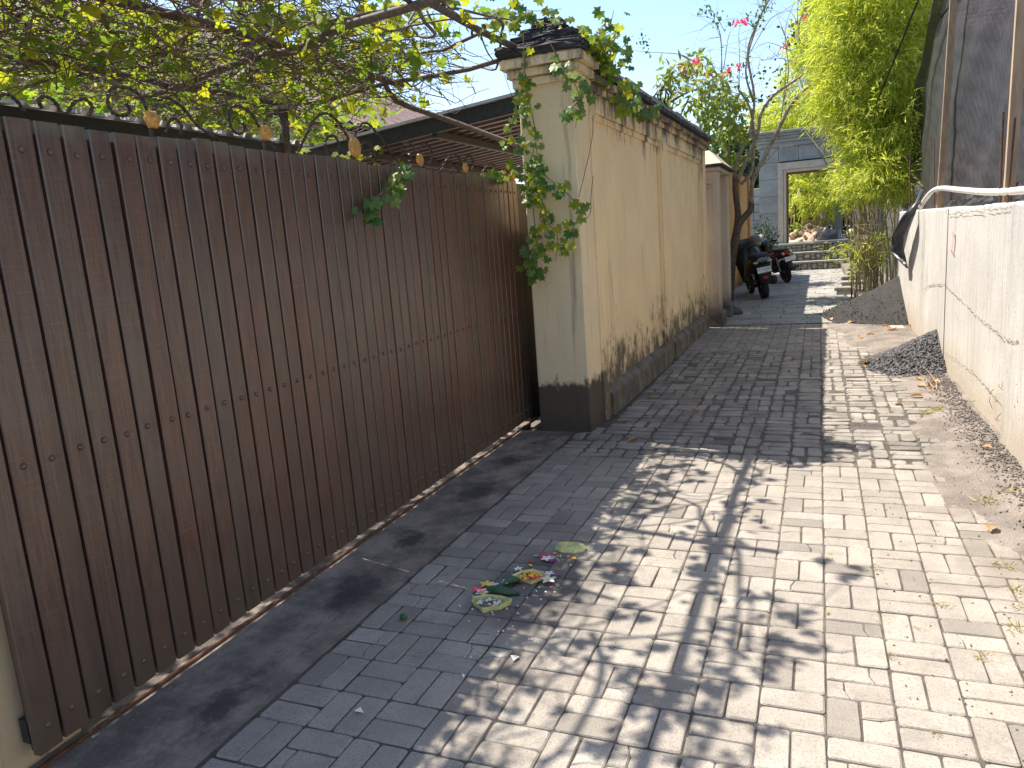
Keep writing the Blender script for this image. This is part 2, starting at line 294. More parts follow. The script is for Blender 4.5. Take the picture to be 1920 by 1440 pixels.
# ------------------------------------------------------------------ mesh kit
class MB:
    def __init__(s): s.v = []; s.f = []; s.mi = []
    def add(s, vs, fs, mi=0):
        o = len(s.v); s.v += [tuple(map(float, p)) for p in vs]; s.f += [tuple(o+i for i in q) for q in fs]; s.mi += [mi]*len(fs); return s
    def box(s, x0, x1, y0, y1, z0, z1, mi=0, j=0.0):
        vs = [(x, y, z) for z in (z0, z1) for y in (y0, y1) for x in (x0, x1)]
        if j: vs = [tuple(c+random.uniform(-j, j) for c in p) for p in vs]
        return s.add(vs, [(0, 2, 3, 1), (4, 5, 7, 6), (0, 1, 5, 4), (2, 6, 7, 3), (0, 4, 6, 2), (1, 3, 7, 5)], mi)
    def bev(s, x0, x1, y0, y1, z0, z1, b=.01, mi=0):
        """box with chamfered top and vertical edges"""
        def ring(i, z): return [(x0+i+b, y0+i, z), (x1-i-b, y0+i, z), (x1-i, y0+i+b, z), (x1-i, y1-i-b, z), (x1-i-b, y1-i, z), (x0+i+b, y1-i, z), (x0+i, y1-i-b, z), (x0+i, y0+i+b, z)]
        vs = ring(0, z0)+ring(0, z1-b)+ring(b, z1); fs = [tuple(range(7, -1, -1)), tuple(range(16, 24))]
        for k in range(2):
            for i in range(8): fs.append((k*8+i, k*8+(i+1) % 8, k*8+8+(i+1) % 8, k*8+8+i))
        return s.add(vs, fs, mi)
    def tube(s, pts, rad, n=6, mi=0, twist=0.0, cap=True, flat=1.0):
        pts = [Vector(p) for p in pts]; m = len(pts)
        if not hasattr(rad, '__len__'): rad = [rad]*m
        vs = []; up = Vector((0, 0, 1)); prev = None
        for i, p in enumerate(pts):
            t = (pts[min(i+1, m-1)]-pts[max(i-1, 0)])
            t = t.normalized() if t.length > 1e-9 else Vector((0, 0, 1))
            if prev is None:
                a = t.cross(up)
                if a.length < .1: a = t.cross(Vector((1, 0, 0)))
            else: a = prev-t*prev.dot(t)
            a = a.normalized() if a.length > 1e-9 else Vector((1, 0, 0)); prev = a; b = t.cross(a)
            for k in range(n):
                w = 2*math.pi*k/n+twist*i; vs.append(p+a*math.cos(w)*rad[i]+b*math.sin(w)*rad[i]*flat)
        fs = [(i*n+k, i*n+(k+1) % n, (i+1)*n+(k+1) % n, (i+1)*n+k) for i in range(m-1) for k in range(n)]
        if cap: fs += [tuple(range(n-1, -1, -1)), tuple(range((m-1)*n, m*n))]
        return s.add(vs, fs, mi)
    def loft(s, rings, mi=0, cap=True):
        n = len(rings[0]); vs = [p for r in rings for p in r]
        fs = [(i*n+k, i*n+(k+1) % n, (i+1)*n+(k+1) % n, (i+1)*n+k) for i in range(len(rings)-1) for k in range(n)]
        if cap: fs += [tuple(range(n-1, -1, -1)), tuple(range((len(rings)-1)*n, len(rings)*n))]
        return s.add(vs, fs, mi)
    def lathe(s, prof, c, axis='z', n=16, mi=0):
        vs = []
        for r, h in prof:
            for k in range(n):
                a = 2*math.pi*k/n; p = (r*math.cos(a), r*math.sin(a), h)
                if axis == 'x': p = (p[2], p[0], p[1])
                if axis == 'y': p = (p[0], p[2], p[1])
                vs.append((c[0]+p[0], c[1]+p[1], c[2]+p[2]))
        fs = [(i*n+k, i*n+(k+1) % n, (i+1)*n+(k+1) % n, (i+1)*n+k) for i in range(len(prof)-1) for k in range(n)]
        fs += [tuple(range(n-1, -1, -1)), tuple(range((len(prof)-1)*n, len(prof)*n))]
        return s.add(vs, fs, mi)
    def grid(s, fn, nu, nv, mi=0):
        vs = [fn(i/nu, j/nv) for j in range(nv+1) for i in range(nu+1)]
        return s.add(vs, [(j*(nu+1)+i, j*(nu+1)+i+1, (j+1)*(nu+1)+i+1, (j+1)*(nu+1)+i) for j in range(nv) for i in range(nu)], mi)
    def mesh(s, name, mats, smooth=False):
        me = bpy.data.meshes.new(name); me.from_pydata(s.v, [], s.f)
        for m in (mats if isinstance(mats, (list, tuple)) else [mats]): me.materials.append(MT[m] if isinstance(m, str) else m)
        if any(s.mi): me.polygons.foreach_set('material_index', s.mi)
        if smooth: me.polygons.foreach_set('use_smooth', [True]*len(s.f))
        me.update(); return me
    def build(s, name, mats, parent=None, smooth=False, fix=False):
        me = s.mesh(name, mats, smooth)
        if fix:
            bm = bmesh.new(); bm.from_mesh(me); bmesh.ops.recalc_face_normals(bm, faces=bm.faces); bm.to_mesh(me); bm.free()
        return ob(name, me, parent)
def rough(o, cuts=5, amt=.012, sc=14.0):
    """break up the faces of a small block so that it reads as crumbling stone"""
    b = bmesh.new(); b.from_mesh(o.data); bmesh.ops.subdivide_edges(b, edges=b.edges, cuts=cuts, use_grid_fill=True)
    for v in b.verts:
        p = v.co; v.co = p+Vector((fbm(p.y*sc, p.z*sc, 1), fbm(p.x*sc, p.z*sc, 2), fbm(p.x*sc, p.y*sc, 3)))*amt+Vector((random.uniform(-1, 1), random.uniform(-1, 1), random.uniform(-1, 1)))*amt*.35
    b.to_mesh(o.data); b.free(); return o
def ob(name, me, parent=None, loc=None, rot=None, sc=None):
    o = bpy.data.objects.new(name, me); COL.objects.link(o)
    if parent is not None: o.parent = parent
    if loc is not None: o.location = loc
    if rot is not None: o.rotation_euler = rot
    if sc is not None: o.scale = (sc, sc, sc) if not hasattr(sc, '__len__') else sc
    return o
def tag(o, label=None, cat=None, group=None, kind=None):
    for k, v in (('label', label), ('category', cat), ('group', group), ('kind', kind)):
        if v: o[k] = v
    return o
def thing(name, label, cat, loc=(0, 0, 0), rz=0.0, group=None, rot=None):
    o = ob(name, None, None, loc, rot or (0, 0, rz)); o.empty_display_size = .1
    return tag(o, label, cat, group)
def npmesh(name, V, Fc, mats, smooth=False):
    me = bpy.data.meshes.new(name); V = np.asarray(V, np.float32); Fc = np.asarray(Fc, np.int32); k = Fc.shape[1]
    me.vertices.add(len(V)); me.vertices.foreach_set('co', V.ravel())
    me.loops.add(Fc.size); me.loops.foreach_set('vertex_index', Fc.ravel())
    me.polygons.add(len(Fc)); me.polygons.foreach_set('loop_start', np.arange(0, Fc.size, k, dtype=np.int32)); me.polygons.foreach_set('loop_total', np.full(len(Fc), k, np.int32))
    if smooth: me.polygons.foreach_set('use_smooth', np.ones(len(Fc), bool))
    me.update(calc_edges=True); me.validate()
    for m in (mats if isinstance(mats, (list, tuple)) else [mats]): me.materials.append(MT[m])
    return me
def scatter(tv, tf, P, D, Nn, S):
    """copies of a template (x = side, y = long axis, z = normal) at P along D with normals ~Nn and sizes S -> verts, faces"""
    P, D, Nn = map(lambda a: np.asarray(a, float), (P, D, Nn)); S = np.asarray(S, float)
    D = D/np.maximum(np.linalg.norm(D, axis=1, keepdims=True), 1e-6)
    X = np.cross(D, Nn); X /= np.maximum(np.linalg.norm(X, axis=1, keepdims=True), 1e-6); Z = np.cross(X, D)
    tv = np.asarray(tv, float); tf = np.asarray(tf)
    V = P[:, None]+S[:, None, None]*(tv[None, :, 0:1]*X[:, None]+tv[None, :, 1:2]*D[:, None]+tv[None, :, 2:3]*Z[:, None])
    Fc = tf[None]+(np.arange(len(P))*len(tv))[:, None, None]
    return V.reshape(-1, 3), Fc.reshape(-1, tf.shape[1])
# leaf templates
def _vine():
    a = [(-90, .10), (-62, .48), (-30, .44), (-8, .62), (22, .40), (48, .58), (68, .45), (90, .72), (112, .45), (132, .58), (158, .40), (188, .62), (210, .44), (242, .48)]
    v = [(0, .28, 0)]
    for d, r in a: v.append((r*math.cos(R(d)), .3+r*math.sin(R(d)), -.22*r*r+.05*math.sin(R(d*5))))
    return v, [(0, i, i+1) for i in range(1, len(a))]+[(0, len(a), 1)]
VINE = _vine()
LANCE = ([(0, 0, 0), (.17, .4, .03), (0, 1, -.12), (-.17, .4, .03), (0, .45, -.03)], [(0, 1, 4), (1, 2, 4), (2, 3, 4), (3, 0, 4)])
OVAL = ([(0, 0, 0), (.28, .3, .04), (.24, .7, 0), (0, 1, -.1), (-.24, .7, 0), (-.28, .3, .04), (0, .5, -.04)], [(0, 1, 6), (1, 2, 6), (2, 3, 6), (3, 4, 6), (4, 5, 6), (5, 0, 6)])
BAMB = ([(0, 0, 0), (.062, .3, .015), (0, 1, -.14), (-.062, .3, .015)], [(0, 1, 3), (1, 2, 3)])
BLADE = ([(-.04, 0, 0), (.04, 0, 0), (.03, .55, .03), (0, 1, -.12)], [(0, 1, 2), (0, 2, 3)])
def unit(n): v = rng.normal(size=(n, 3)); return v/np.linalg.norm(v, axis=1, keepdims=True)
def fbm(x, y, s=0.0):
    return (math.sin(x*3.1+s)+math.sin(y*2.7+1.3*s+x*1.1)+.6*math.sin(x*7.3-y*5.1+s)+.5*math.sin(y*11.7+x*6.1+2*s)+.3*math.sin(x*23+y*17+s))/3.4
def wander(p0, d0, n, step, jit, zlo=None, zhi=None, pull=None):
    p = Vector(p0); d = Vector(d0).normalized(); out = [p.copy()]
    for i in range(n):
        d = (d+Vector((random.gauss(0, jit), random.gauss(0, jit), random.gauss(0, jit*.6)))).normalized()
        if zlo is not None and p.z < zlo: d.z = abs(d.z)*.7+.05
        if zhi is not None and p.z > zhi: d.z = -abs(d.z)*.7-.05
        p = p+d*step; out.append(p.copy())
    return out

# ================================================================== GROUND
m = MB().box(-400, 400, -120, 700, -.4, -.045); tag(m.build('ground', 'ground'), 'bare earth ground under and around the lane', kind='structure')
road = tag(MB().box(-1.79, 1.2, -1.5, 12.2, -.044, -.0065).build('lane', 'grout'), 'narrow lane paved with pale concrete pavers in basket weave', kind='structure')

PX, PY, X0, Y0 = .197, .204, .027, 2.141
def piece(w, l, rad, jit, h, crack=False, nb=3):
    """one stone: rounded outline, chamfered top edge; top at z = h"""
    mb = MB()
    def outline(poly):
        pts = []
        n = len(poly)
        for i in range(n):
            p = Vector(poly[i]); a = Vector(poly[i-1]); b = Vector(poly[(i+1) % n])
            r_ = min(.003 if crack else rad, (a-p).length*.4, (b-p).length*.4)
            for t in (0, .5, 1) if nb == 3 else (0, 1):
                q = (p+(a-p).normalized()*r_)*(1-t)**2+p*2*t*(1-t)+(p+(b-p).normalized()*r_)*t*t
                pts.append(q+Vector((random.uniform(-jit, jit), random.uniform(-jit, jit))))
        return pts
    x, y = w/2, l/2
    polys = [[(-x, -y), (x, -y), (x, y), (-x, y)]]
    if crack:
        if l >= w: a = random.uniform(-.35, .35)*l; b = a+random.uniform(-.3, .3)*w; polys = [[(-x, -y), (x, -y), (x, b-.0012), (-x*.1, (a+b)/2+.006), (-x, a-.0012)], [(-x, a+.0012), (-x*.1, (a+b)/2+.0085), (x, b+.0012), (x, y), (-x, y)]]
        else: a = random.uniform(-.35, .35)*w; b = a+random.uniform(-.3, .3)*l; polys = [[(-x, -y), (a-.0012, -y), ((a+b)/2+.006, y*.1), (b-.0012, y), (-x, y)], [(a+.0012, -y), (x, -y), (x, y), (b+.0012, y), ((a+b)/2+.0085, y*.1)]]
    for k, pl in enumerate(polys):
        o = outline(pl); n = len(o); c = sum(o, Vector((0, 0)))/n
        tx, ty = random.uniform(-.008, .008), random.uniform(-.008, .008); dz = -.002*k
        def z(p, b): return h+dz+b+tx*p.x+ty*p.y
        rings = [[(p.x, p.y, -.035) for p in o], [(p.x, p.y, z(p, -.0045)) for p in o], [(c.x+(p.x-c.x)*(1-.0065/max(.03, (p-c).length)), c.y+(p.y-c.y)*(1-.0065/max(.03, (p-c).length)), z(p, 0)) for p in o]]
        mb.loft(rings)
        mb.f.pop(-2); mb.mi.pop()
    return mb
def variants(name, w, l, rad, jit, matn, n, ncrack, nb=3):
    return [piece(w, l, rad, jit, random.uniform(-.0015, .0015), i < ncrack, nb) for i in range(n)]
def visible(x, y, mg=60):
    u, v = proj((x, y, 0)); return -mg < u < 1920+mg and -mg < v < 1440+mg
random.seed(11)
g_ = .006
near_v = variants('paver', PX/2-g_, PY-g_, .013, .0014, 'paver', 16, 5)
near_h = variants('paver', PX-g_, PY/2-g_, .013, .0014, 'paver', 16, 5)
def meshes(vs, nm, mt): return [b.mesh(nm, mt) for b in vs]
nv_m, nh_m = meshes(near_v, 'paver', 'paver'), meshes(near_h, 'paver', 'paver')
items = []
for j in range(-17, 13):
    for i in range(-9, 6):
        cx, cy = X0+(i+.5)*PX, Y0+(j+.5)*PY
        if (i+j) % 2 == 0:
            for s in (-1, 1): items.append((cx+s*PX/4, cy, 0))
        else:
            for s in (-1, 1): items.append((cx, cy+s*PY/4, 1))
items.sort(key=lambda q: (not (visible(q[0], q[1]) and q[0] < .95), q[1]))
rest = MB()
for k, (x, y, t) in enumerate(items):
    vi = random.randrange(16) if random.random() < .4 else random.randrange(5, 16)
    rot = random.gauss(0, .008)+(math.pi if random.random() < .5 else 0); dz = random.gauss(0, .0009)-(.003 if random.random() < .04 else 0)
    if k < 300:
        ob('paver', (nv_m, nh_m)[t][vi], road, (x+random.gauss(0, .001), y+random.gauss(0, .001), dz), (random.gauss(0, .0025), random.gauss(0, .0025), rot))
    else:
        b = (near_v, near_h)[t][vi]; c, s = math.cos(rot), math.sin(rot)
        rest.add([(x+c*p[0]-s*p[1], y+s*p[0]+c*p[1], p[2]+dz) for p in b.v], b.f)
tag(rest.build('paver_field', 'paver', road), kind='stuff')
# worn, rounded older pavers between y 4.6 and 9.2
YW = Y0+13*PY
cob_v = variants('paver', PX/2-.016, PY-.016, .034, .006, 'cobble', 9, 1); cob_h = variants('paver', PX-.014, PY/2-.018, .034, .006, 'cobble', 9, 2); cob_s = variants('paver', PX/2-.016, PY/2-.018, .03, .005, 'cobble', 6, 0)
cm = [meshes(v, 'worn_paver', 'cobble') for v in (cob_v, cob_h, cob_s)]
old = tag(MB().box(-1.78, 1.05, YW+.004, YW+22*PY, -.043, -.0095).build('worn_lane', 'joint'), 'older stretch of lane with rounded worn pavers and wide soil joints', kind='structure')
items = []
for j in range(22):
    for i in range(-9 if j < 4 else -8, 5):
        cx, cy = X0+(i+.5)*PX, YW+(j+.5)*PY
        q = random.random(); par = (i+j) % 2
        if q < .5:
            for s in (-1, 1): items.append((cx, cy+s*PY/4, 1))
        elif q < .8 or par:
            for s in (-1, 1): items.append((cx+s*PX/4, cy, 0))
        else:
            items.append((cx, cy-PY/4, 1))
            for s in (-1, 1): items.append((cx+s*PX/4, cy+PY/4, 2))
items.sort(key=lambda q: (not visible(q[0], q[1]), q[1]))
rest = MB()
for k, (x, y, t) in enumerate(items):
    b = (cob_v, cob_h, cob_s)[t]; vi = random.randrange(len(b)); rot = random.gauss(0, .03); dz = random.gauss(-.001, .003)
    x += random.gauss(0, .004); y += random.gauss(0, .004)
    if k < 300: ob('worn_paver', cm[t][vi], old, (x, y, dz), (random.gauss(0, .012), random.gauss(0, .012), rot))
    else:
        b = b[vi]; c, s = math.cos(rot), math.sin(rot)
        rest.add([(x+c*p[0]-s*p[1], y+s*p[0]+c*p[1], p[2]+dz) for p in b.v], b.f)
tag(rest.build('worn_paver_field', 'cobble', old), kind='stuff')
# second plain stretch y 9.1 to 11.6
YB = YW+22*PY
far = MB(); n2 = int((11.62-YB)/PY)+1
for j in range(n2):
    for i in range(-8, 4):
        cx, cy = X0+(i+.5)*PX, YB+(j+.5)*PY
        if (i+j) % 2: q = [(cx+s*PX/4, cy, 0) for s in (-1, 1)]
        else: q = [(cx, cy+s*PY/4, 1) for s in (-1, 1)]
        for x, y, t in q:
            b = random.choice((near_v, near_h)[t]); dz = random.gauss(0, .002)
            far.add([(x+p[0], y+p[1], p[2]+dz) for p in b.v], b.f)
tag(far.build('paver_field', 'paver', road), kind='stuff')
# stone slab court beyond
court = tag(MB().box(-1.9, 1.6, YB+n2*PY, 24.4, -.043, -.012).build('slab_court', 'mortar'), 'court of flat grey stone slabs leading to the steps', kind='structure')
sl_ = MB(); y = YB+n2*PY+.005
while y < 24.2:
    dy = random.uniform(.2, .3); x = -1.8+random.uniform(-.2, 0)
    while x < 1.0:
        dx = random.uniform(.3, .55); sl_.bev(x+.006, x+dx-.006, y+.006, y+dy-.006, -.03, random.gauss(.002, .003), .008); x += dx
    y += dy
tag(sl_.build('slab_field', 'slab', court), kind='stuff')
# a raised dark kerb line between the lane and the court
tag(MB().bev(-1.52, .5, YB+n2*PY-.03, YB+n2*PY+.015, -.03, .012, .006).build('kerb_strip', 'plinth', court))
# soil washed over the side of the lane by the concrete wall
def soilz(x, y):
    edge = .78+.14*math.sin(y*.9+.4)+.16*fbm(x*2, y*1.7, 1.0)-(.22 if y > 6.2 else 0)*min(1, (y-6.2)/1.5 if y > 6.2 else 0)-.38*math.exp(-((y-9.8)/.7)**2)-.42*math.exp(-((y-11.2)/.6)**2)
    if y < 4: edge += .1*(4-y)*.4
    return -.03+max(-.012, min(.062, (x-edge)*.16))+.02+.0065*fbm(x*9, y*9, 3)+.003*fbm(x*31, y*37, 5)
def _soil(u, v):
    x = .12+u*.98; y = .8+v*11.6; return (x, y, soilz(x, y))
tag(MB().grid(_soil, 60, 560).build('washed_soil', 'soil', None, True), 'grey brown soil and grit washed along the foot of the concrete wall', 'soil', kind='stuff')
# gate apron, rail and yard
tag(MB().box(-2.235, -1.762, .2, 5.42, -.04, .0).box(-2.32, -2.243, .2, 5.7, -.04, .0).build('driveway_apron', 'apron'), 'stained dark concrete apron in front of the wooden gate', kind='structure')
tag(MB().box(-14, -2.324, -6, 24, -.042, -.006).build('yard_floor', 'yard'), 'sunlit yard floor behind the gate', kind='structure')

# ================================================================== GATE
random.seed(5)
GY = 1.3
gate = thing('sliding_gate', 'tall dark brown wooden sliding gate of vertical boards with iron scrolls on top', 'gate', (-2.2, GY, 0))
BP = .0925; nb = 47
for k in range(nb):
    top = 1.965+.008*math.sin(k*.7)+random.uniform(-.004, .004); w = BP-random.uniform(.009, .0125)
    b = MB(); y0 = k*BP
    x1 = random.uniform(-.0025, .0025); tw = random.uniform(-.0015, .0015)
    o = [(-.022, y0), (x1-.004, y0), (x1, y0+.004), (x1+tw, y0+w-.004), (x1+tw-.004, y0+w), (-.022, y0+w)]
    b.loft([[(px, py, .062+random.uniform(0, .004)) for px, py in o], [(px, py, top) for px, py in o]])
    bo = b.build('board', 'gate', gate, fix=True)
    for z in (.145, .95, 1.875):
        s = MB(); yc = y0+w*.5+random.uniform(-.006, .006); z += random.uniform(-.004, .004)
        s.lathe([(.0105, -.002), (.0105, .002), (.008, .006), (.003, .0075)], (0, 0, 0), 'x', 10)
        o2 = s.build('bolt', 'gate', bo, True); o2.location = (x1, yc, z)
L = nb*BP
for z in (.1, .9, 1.82): MB().box(-.062, -.0225, 0, L, z, z+.08).build('frame_rail', 'blackmetal', gate)
MB().box(-.0275, -.0225, 0, 1.62, .08, 1.93).build('light_block_sheet', 'blackmetal', gate)  # added sheets block light through the board gaps, with one slit left open
MB().box(-.0275, -.0225, 1.74, L, .08, 1.93).build('light_block_sheet', 'blackmetal', gate)
MB().box(-.05, -.02, L+.003, L+.55, .03, 1.95).build('gap_shade_plate', 'blackmetal', gate)  # dark plate added to stand in for the shaded gap before the pillar
MB().bev(-.04, -.022, -.6, 6.4, -.004, .012, .004).build('rail', 'rust', gate)
for y in (4.55,): MB().lathe([(.03, -.012), (.036, -.008), (.036, .008), (.03, .012)], (-.031, y, .046), 'x', 14).build('wheel', 'blackmetal', gate)
def spiral(yc, zc, r0, r1, a0, a1, n=22):
    return [(-.012, yc+(r0+(r1-r0)*t/n)*math.cos(R(a0+(a1-a0)*t/n)), zc+(r0+(r1-r0)*t/n)*math.sin(R(a0+(a1-a0)*t/n))) for t in range(n+1)]
def scroll(pts, r=.0085): MB().tube(pts, r, 4, twist=.55).build('scroll', 'iron', gate, fix=True)
def smooth(pts, n=8):
    P = [Vector(p) for p in pts]; P = [P[0]*2-P[1]]+P+[P[-1]*2-P[-2]]; o = []
    for i in range(1, len(P)-2):
        for k in range(n):
            t = k/n; a, b, c, d = P[i-1:i+3]
            o.append(.5*((2*b)+(c-a)*t+(2*a-5*b+4*c-d)*t*t+(3*b-a-3*c+d)*t**3))
    return o+[P[-2]]
def medal(y, z, r, petals, parent):
    b = MB(); n = petals*4; out = []
    for k in range(n):
        a = 2*math.pi*k/n; rr = r*(1-.17*abs(math.sin(petals*a/2))) if petals < 10 else r*(1-.06*(k % 4 > 1)); out.append((y+rr*math.cos(a), z+rr*math.sin(a)))
    ring = lambda x, f: [(x, y+(p[0]-y)*f, z+(p[1]-z)*f) for p in out]
    b.loft([ring(-.006, 1), ring(.006, 1), ring(.014, .72), ring(.008, .4), ring(.02, .3), ring(.022, .12)])
    return b.build('medallion', 'gold', parent, True, fix=True)
gy_ = lambda px, py: (gx(px, py, -2.2).y-GY, gx(px, py, -2.2).z)
MED = [((285, 224), .034, 6), ((497, 249), .036, 6), ((665, 276), .05, 20), ((787, 300), .036, 14), ((872, 315), .034, 14), ((962, 331), .034, 14)]
for (p, r, n) in MED:
    y, z = gy_(*p); medal(y, z, r, n, gate)
    MB().tube([(-.012, y, 1.955), (-.012, y, z)], .007, 6).build('stem_bar', 'iron', gate)
def pxs(lst): return [(-.012,)+gy_(*p) for p in lst]
SCR = [[(283, 212), (268, 180), (245, 165), (215, 165), (207, 190), (218, 212), (240, 216), (248, 205), (240, 192)],
       [(290, 210), (300, 190), (320, 183), (350, 205), (375, 235), (415, 262), (420, 268)], [(315, 250), (322, 228), (332, 222), (345, 235), (343, 252)],
       [(490, 238), (475, 212), (452, 198), (437, 203), (434, 222), (442, 245), (455, 250), (464, 240), (458, 228)],
       [(497, 236), (505, 218), (520, 213), (537, 225), (545, 252), (545, 270)], [(505, 257), (512, 270), (520, 278)],
       [(564, 283), (580, 250), (595, 222), (615, 212), (635, 225), (652, 250), (660, 268)], [(668, 262), (676, 238), (690, 230), (705, 243), (730, 275), (752, 310)],
       [(620, 293), (613, 272), (620, 256), (632, 256), (639, 270), (636, 281), (625, 282)], [(708, 304), (703, 280), (692, 266), (682, 270), (682, 285), (692, 292), (700, 288)],
       [(782, 293), (778, 275), (766, 267), (757, 277), (759, 295), (767, 304), (774, 298), (770, 288)], [(789, 293), (792, 275), (802, 269), (812, 282), (812, 300), (804, 308), (797, 302), (798, 290)],
       [(830, 320), (838, 303), (850, 289), (862, 293), (868, 306)], [(874, 308), (877, 295), (884, 291), (890, 303), (888, 318), (880, 320)], [(850, 322), (855, 313), (862, 315), (863, 324)],
       [(905, 330), (912, 315), (922, 306), (932, 312)], [(0, 200), (4, 180), (20, 176), (38, 190), (50, 208)], [(120, 212), (108, 190), (90, 180), (78, 188), (84, 202)], [(130, 214), (146, 190), (165, 186), (178, 200), (172, 214)]]
for s in SCR: scroll(smooth(pxs(s), 6), .0066 if s[0][0] < 560 else .0075)

# ================================================================== CREAM WALL, PILLARS
pil = thing('gate_pillar', 'cream plastered gate pillar with black stained foot and mossy stepped cap', 'pillar', (-1.84, 5.6, 0))
def pill(b, x0, x1, y0, y1, z0, z1): b.bev(x0, x1, y0, y1, z0, z1, .008); return b
pill(MB(), -.21, .21, -.18, .2, -.03, 2.62).build('shaft', 'cream_low', pil)
for (o, z0, z1) in ((.03, 2.6, 2.66), (.06, 2.662, 2.72), (.1, 2.722, 2.79)): rough(MB().bev(-.21-o, .21+o, -.18-o, .2+o, z0, z1, .012).build('moulding', 'cream_low', pil), 3, .004)
for (o, z0, z1) in ((.12, 2.792, 2.87), (.05, 2.872, 2.94), (-.03, 2.942, 3.0), (-.1, 3.002, 3.07)): rough(MB().bev(-.21-o, .21+o, -.18-o, .2+o, z0, z1, .02).build('cap_slab', 'moss', pil), 5, .022)
lp = thing('gate_pillar', 'flaking cream gate pillar at the near end of the wooden gate', 'pillar', (-2.48, 1.1, 0))
pill(MB(), -.2, .2, -.25, .4, -.03, 2.6).build('shaft', 'cream_flake', lp)
for (o, z0, z1) in ((.04, 2.6, 2.68), (.09, 2.682, 2.78)): MB().bev(-.2-o, .2+o, -.25-o, .4+o, z0, z1, .012).build('cap_slab', 'moss', lp)

wall = thing('boundary_wall', 'weathered cream boundary wall with recessed panels and black mossy coping', 'wall', (-1.617, 5.8, 0), rz=-.0145)
WL = 5.75
MB().box(-.4, -.045, .005, WL, -.03, 2.64).build('wall_core', 'cream', wall)
PY_ = [(.0, .17), (2.62, 2.98), (5.42, WL)]
for a, b in PY_: MB().bev(-.044, .004, a, b, -.03, 2.58, .006).build('pilaster', 'cream', wall)
for (a, b) in ((.17, 2.62), (2.98, 5.42)):
    MB().loft([[(-.044, y, 0), (.03, y, 0), (.024, y, .18), (-.012, y, .225), (-.044, y, .24)] for y in (a+.002, b-.002)]).build('plinth', 'plinth', wall, fix=True)
    fr = MB()
    fr.bev(-.044, -.002, a+.001, b-.001, 2.44, 2.58, .005)
    fr.build('top_band', 'cream', wall)
    for (y0, y1) in ((a+.003, a+.05), (b-.05, b-.003)): MB().box(-.044, -.022, y0, y1, .245, 2.437).build('panel_moulding', 'cream', wall)
    MB().box(-.044, -.022, a+.053, b-.053, 2.39, 2.436).build('panel_moulding', 'cream', wall)
for (o, z0, z1) in ((.03, 2.582, 2.64), (.065, 2.642, 2.7)): MB().bev(-.4, o, -.19+.18, WL, z0, z1, .012).build('cornice', 'cream', wall)
def cop(y): return [(-.44, y, 2.702), (.1, y, 2.702), (.1, y, 2.745+.006*math.sin(y*9)), (-.06+.01*math.sin(y*13), y, 2.9+.012*math.sin(y*5)), (-.3, y, 2.9+.01*math.sin(y*6)), (-.44, y, 2.745)]
rough(MB().loft([cop(-.0+i*WL/40) for i in range(41)]).build('coping', 'moss', wall, fix=True), 2, .012)
# finial on the coping
fin = thing('wall_finial', 'small black crown shaped finial on top of the wall coping', 'finial', (-1.7, 9.3, 2.885))
MB().lathe([(.06, 0), (.06, .05), (.035, .07), (.03, .11)], (0, 0, 0), 'z', 10).build('base', 'blackmetal', fin, True)
for k in range(6):
    a = k*math.pi/3; MB().tube([(math.cos(a)*r, math.sin(a)*r, z) for r, z in ((.02, .1), (.085, .13), (.1, .18), (.06, .225), (.01, .235))], .01, 5).build('crown_bar', 'blackmetal', fin)
MB().lathe([(.012, .22), (.02, .25), (.004, .29)], (0, 0, 0), 'z', 8).build('tip', 'blackmetal', fin, True)

# side gateway beyond the wall: post with pyramid cap, recess, second post
gw = thing('gateway', 'cream side gateway with pyramid capped posts beyond the mossy wall', 'gateway', (-1.62, 11.68, 0))
MB().bev(-.3, .24, 0, .34, -.03, 2.3, .008).build('post', 'post', gw)
MB().bev(-.3, .13, .342, 1.25, -.03, 2.3, .004).build('recessed_panel', 'post', gw)
MB().bev(-.3, .24, 1.252, 1.6, -.03, 2.3, .008).build('post', 'post', gw)
for y in (.0, 1.252): MB().bev(-.3, .29, y-.05, y+.4, -.03, .22, .02).build('foot', 'plinth', gw)
MB().bev(-.34, .275, -.04, 1.64, 2.302, 2.36, .012).build('moulding', 'post', gw)
MB().bev(-.38, .33, -.09, 1.69, 2.362, 2.4, .008).build('moulding', 'moss', gw)
MB().add([(-.34, -.07, 2.402), (.31, -.07, 2.402), (.31, 1.67, 2.402), (-.34, 1.67, 2.402), (-.16, .25, 2.62), (.1, .25, 2.62), (.1, 1.35, 2.62), (-.16, 1.35, 2.62)],
         [(0, 1, 5, 4), (1, 2, 6, 5), (2, 3, 7, 6), (3, 0, 4, 7), (4, 5, 6, 7), (3, 2, 1, 0)]).build('cap', 'post', gw)
for k in range(3): MB().bev(.03+.03*k, .1+.03*k, -.055-.02*k, -.002, 2.12+.06*k-.12, 2.17+.06*k-.12, .01).build('corbel', 'post', gw)
MB().bev(-.14, -.08, -.03, -.002, 1.72, 1.95, .006).build('bell_box', 'brick', gw)
for (x, y, s) in ((-1.42, 13.55, .16), (-1.32, 13.2, .13), (-1.45, 12.98+.9, .12)):
    tag(MB().bev(x-s, x+s, y-s*.7, y+s*.7, -.01, s*.55, .03).build('rubble_block', 'plinth'), 'rough grey stone block at the foot of the side gateway', 'stone', 'blocks beside the gateway')
ow = thing('rear_wall', 'orange ochre plastered wall behind the parked motorbikes', 'wall', (-1.85, 13.4, 0))
MB().box(-.2, 0, 0, 9.4, -.03, 2.75).build('wall_core', 'ochre', ow)
MB().bev(-.24, .05, 0, 9.4, 2.752, 2.84, .02).build('coping', 'moss', ow)
for y in (3.4, 6.2, 9.0): MB().bev(-.04, .06, y, y+.36, -.03, 2.74, .01).build('pilaster', 'ochre', ow)

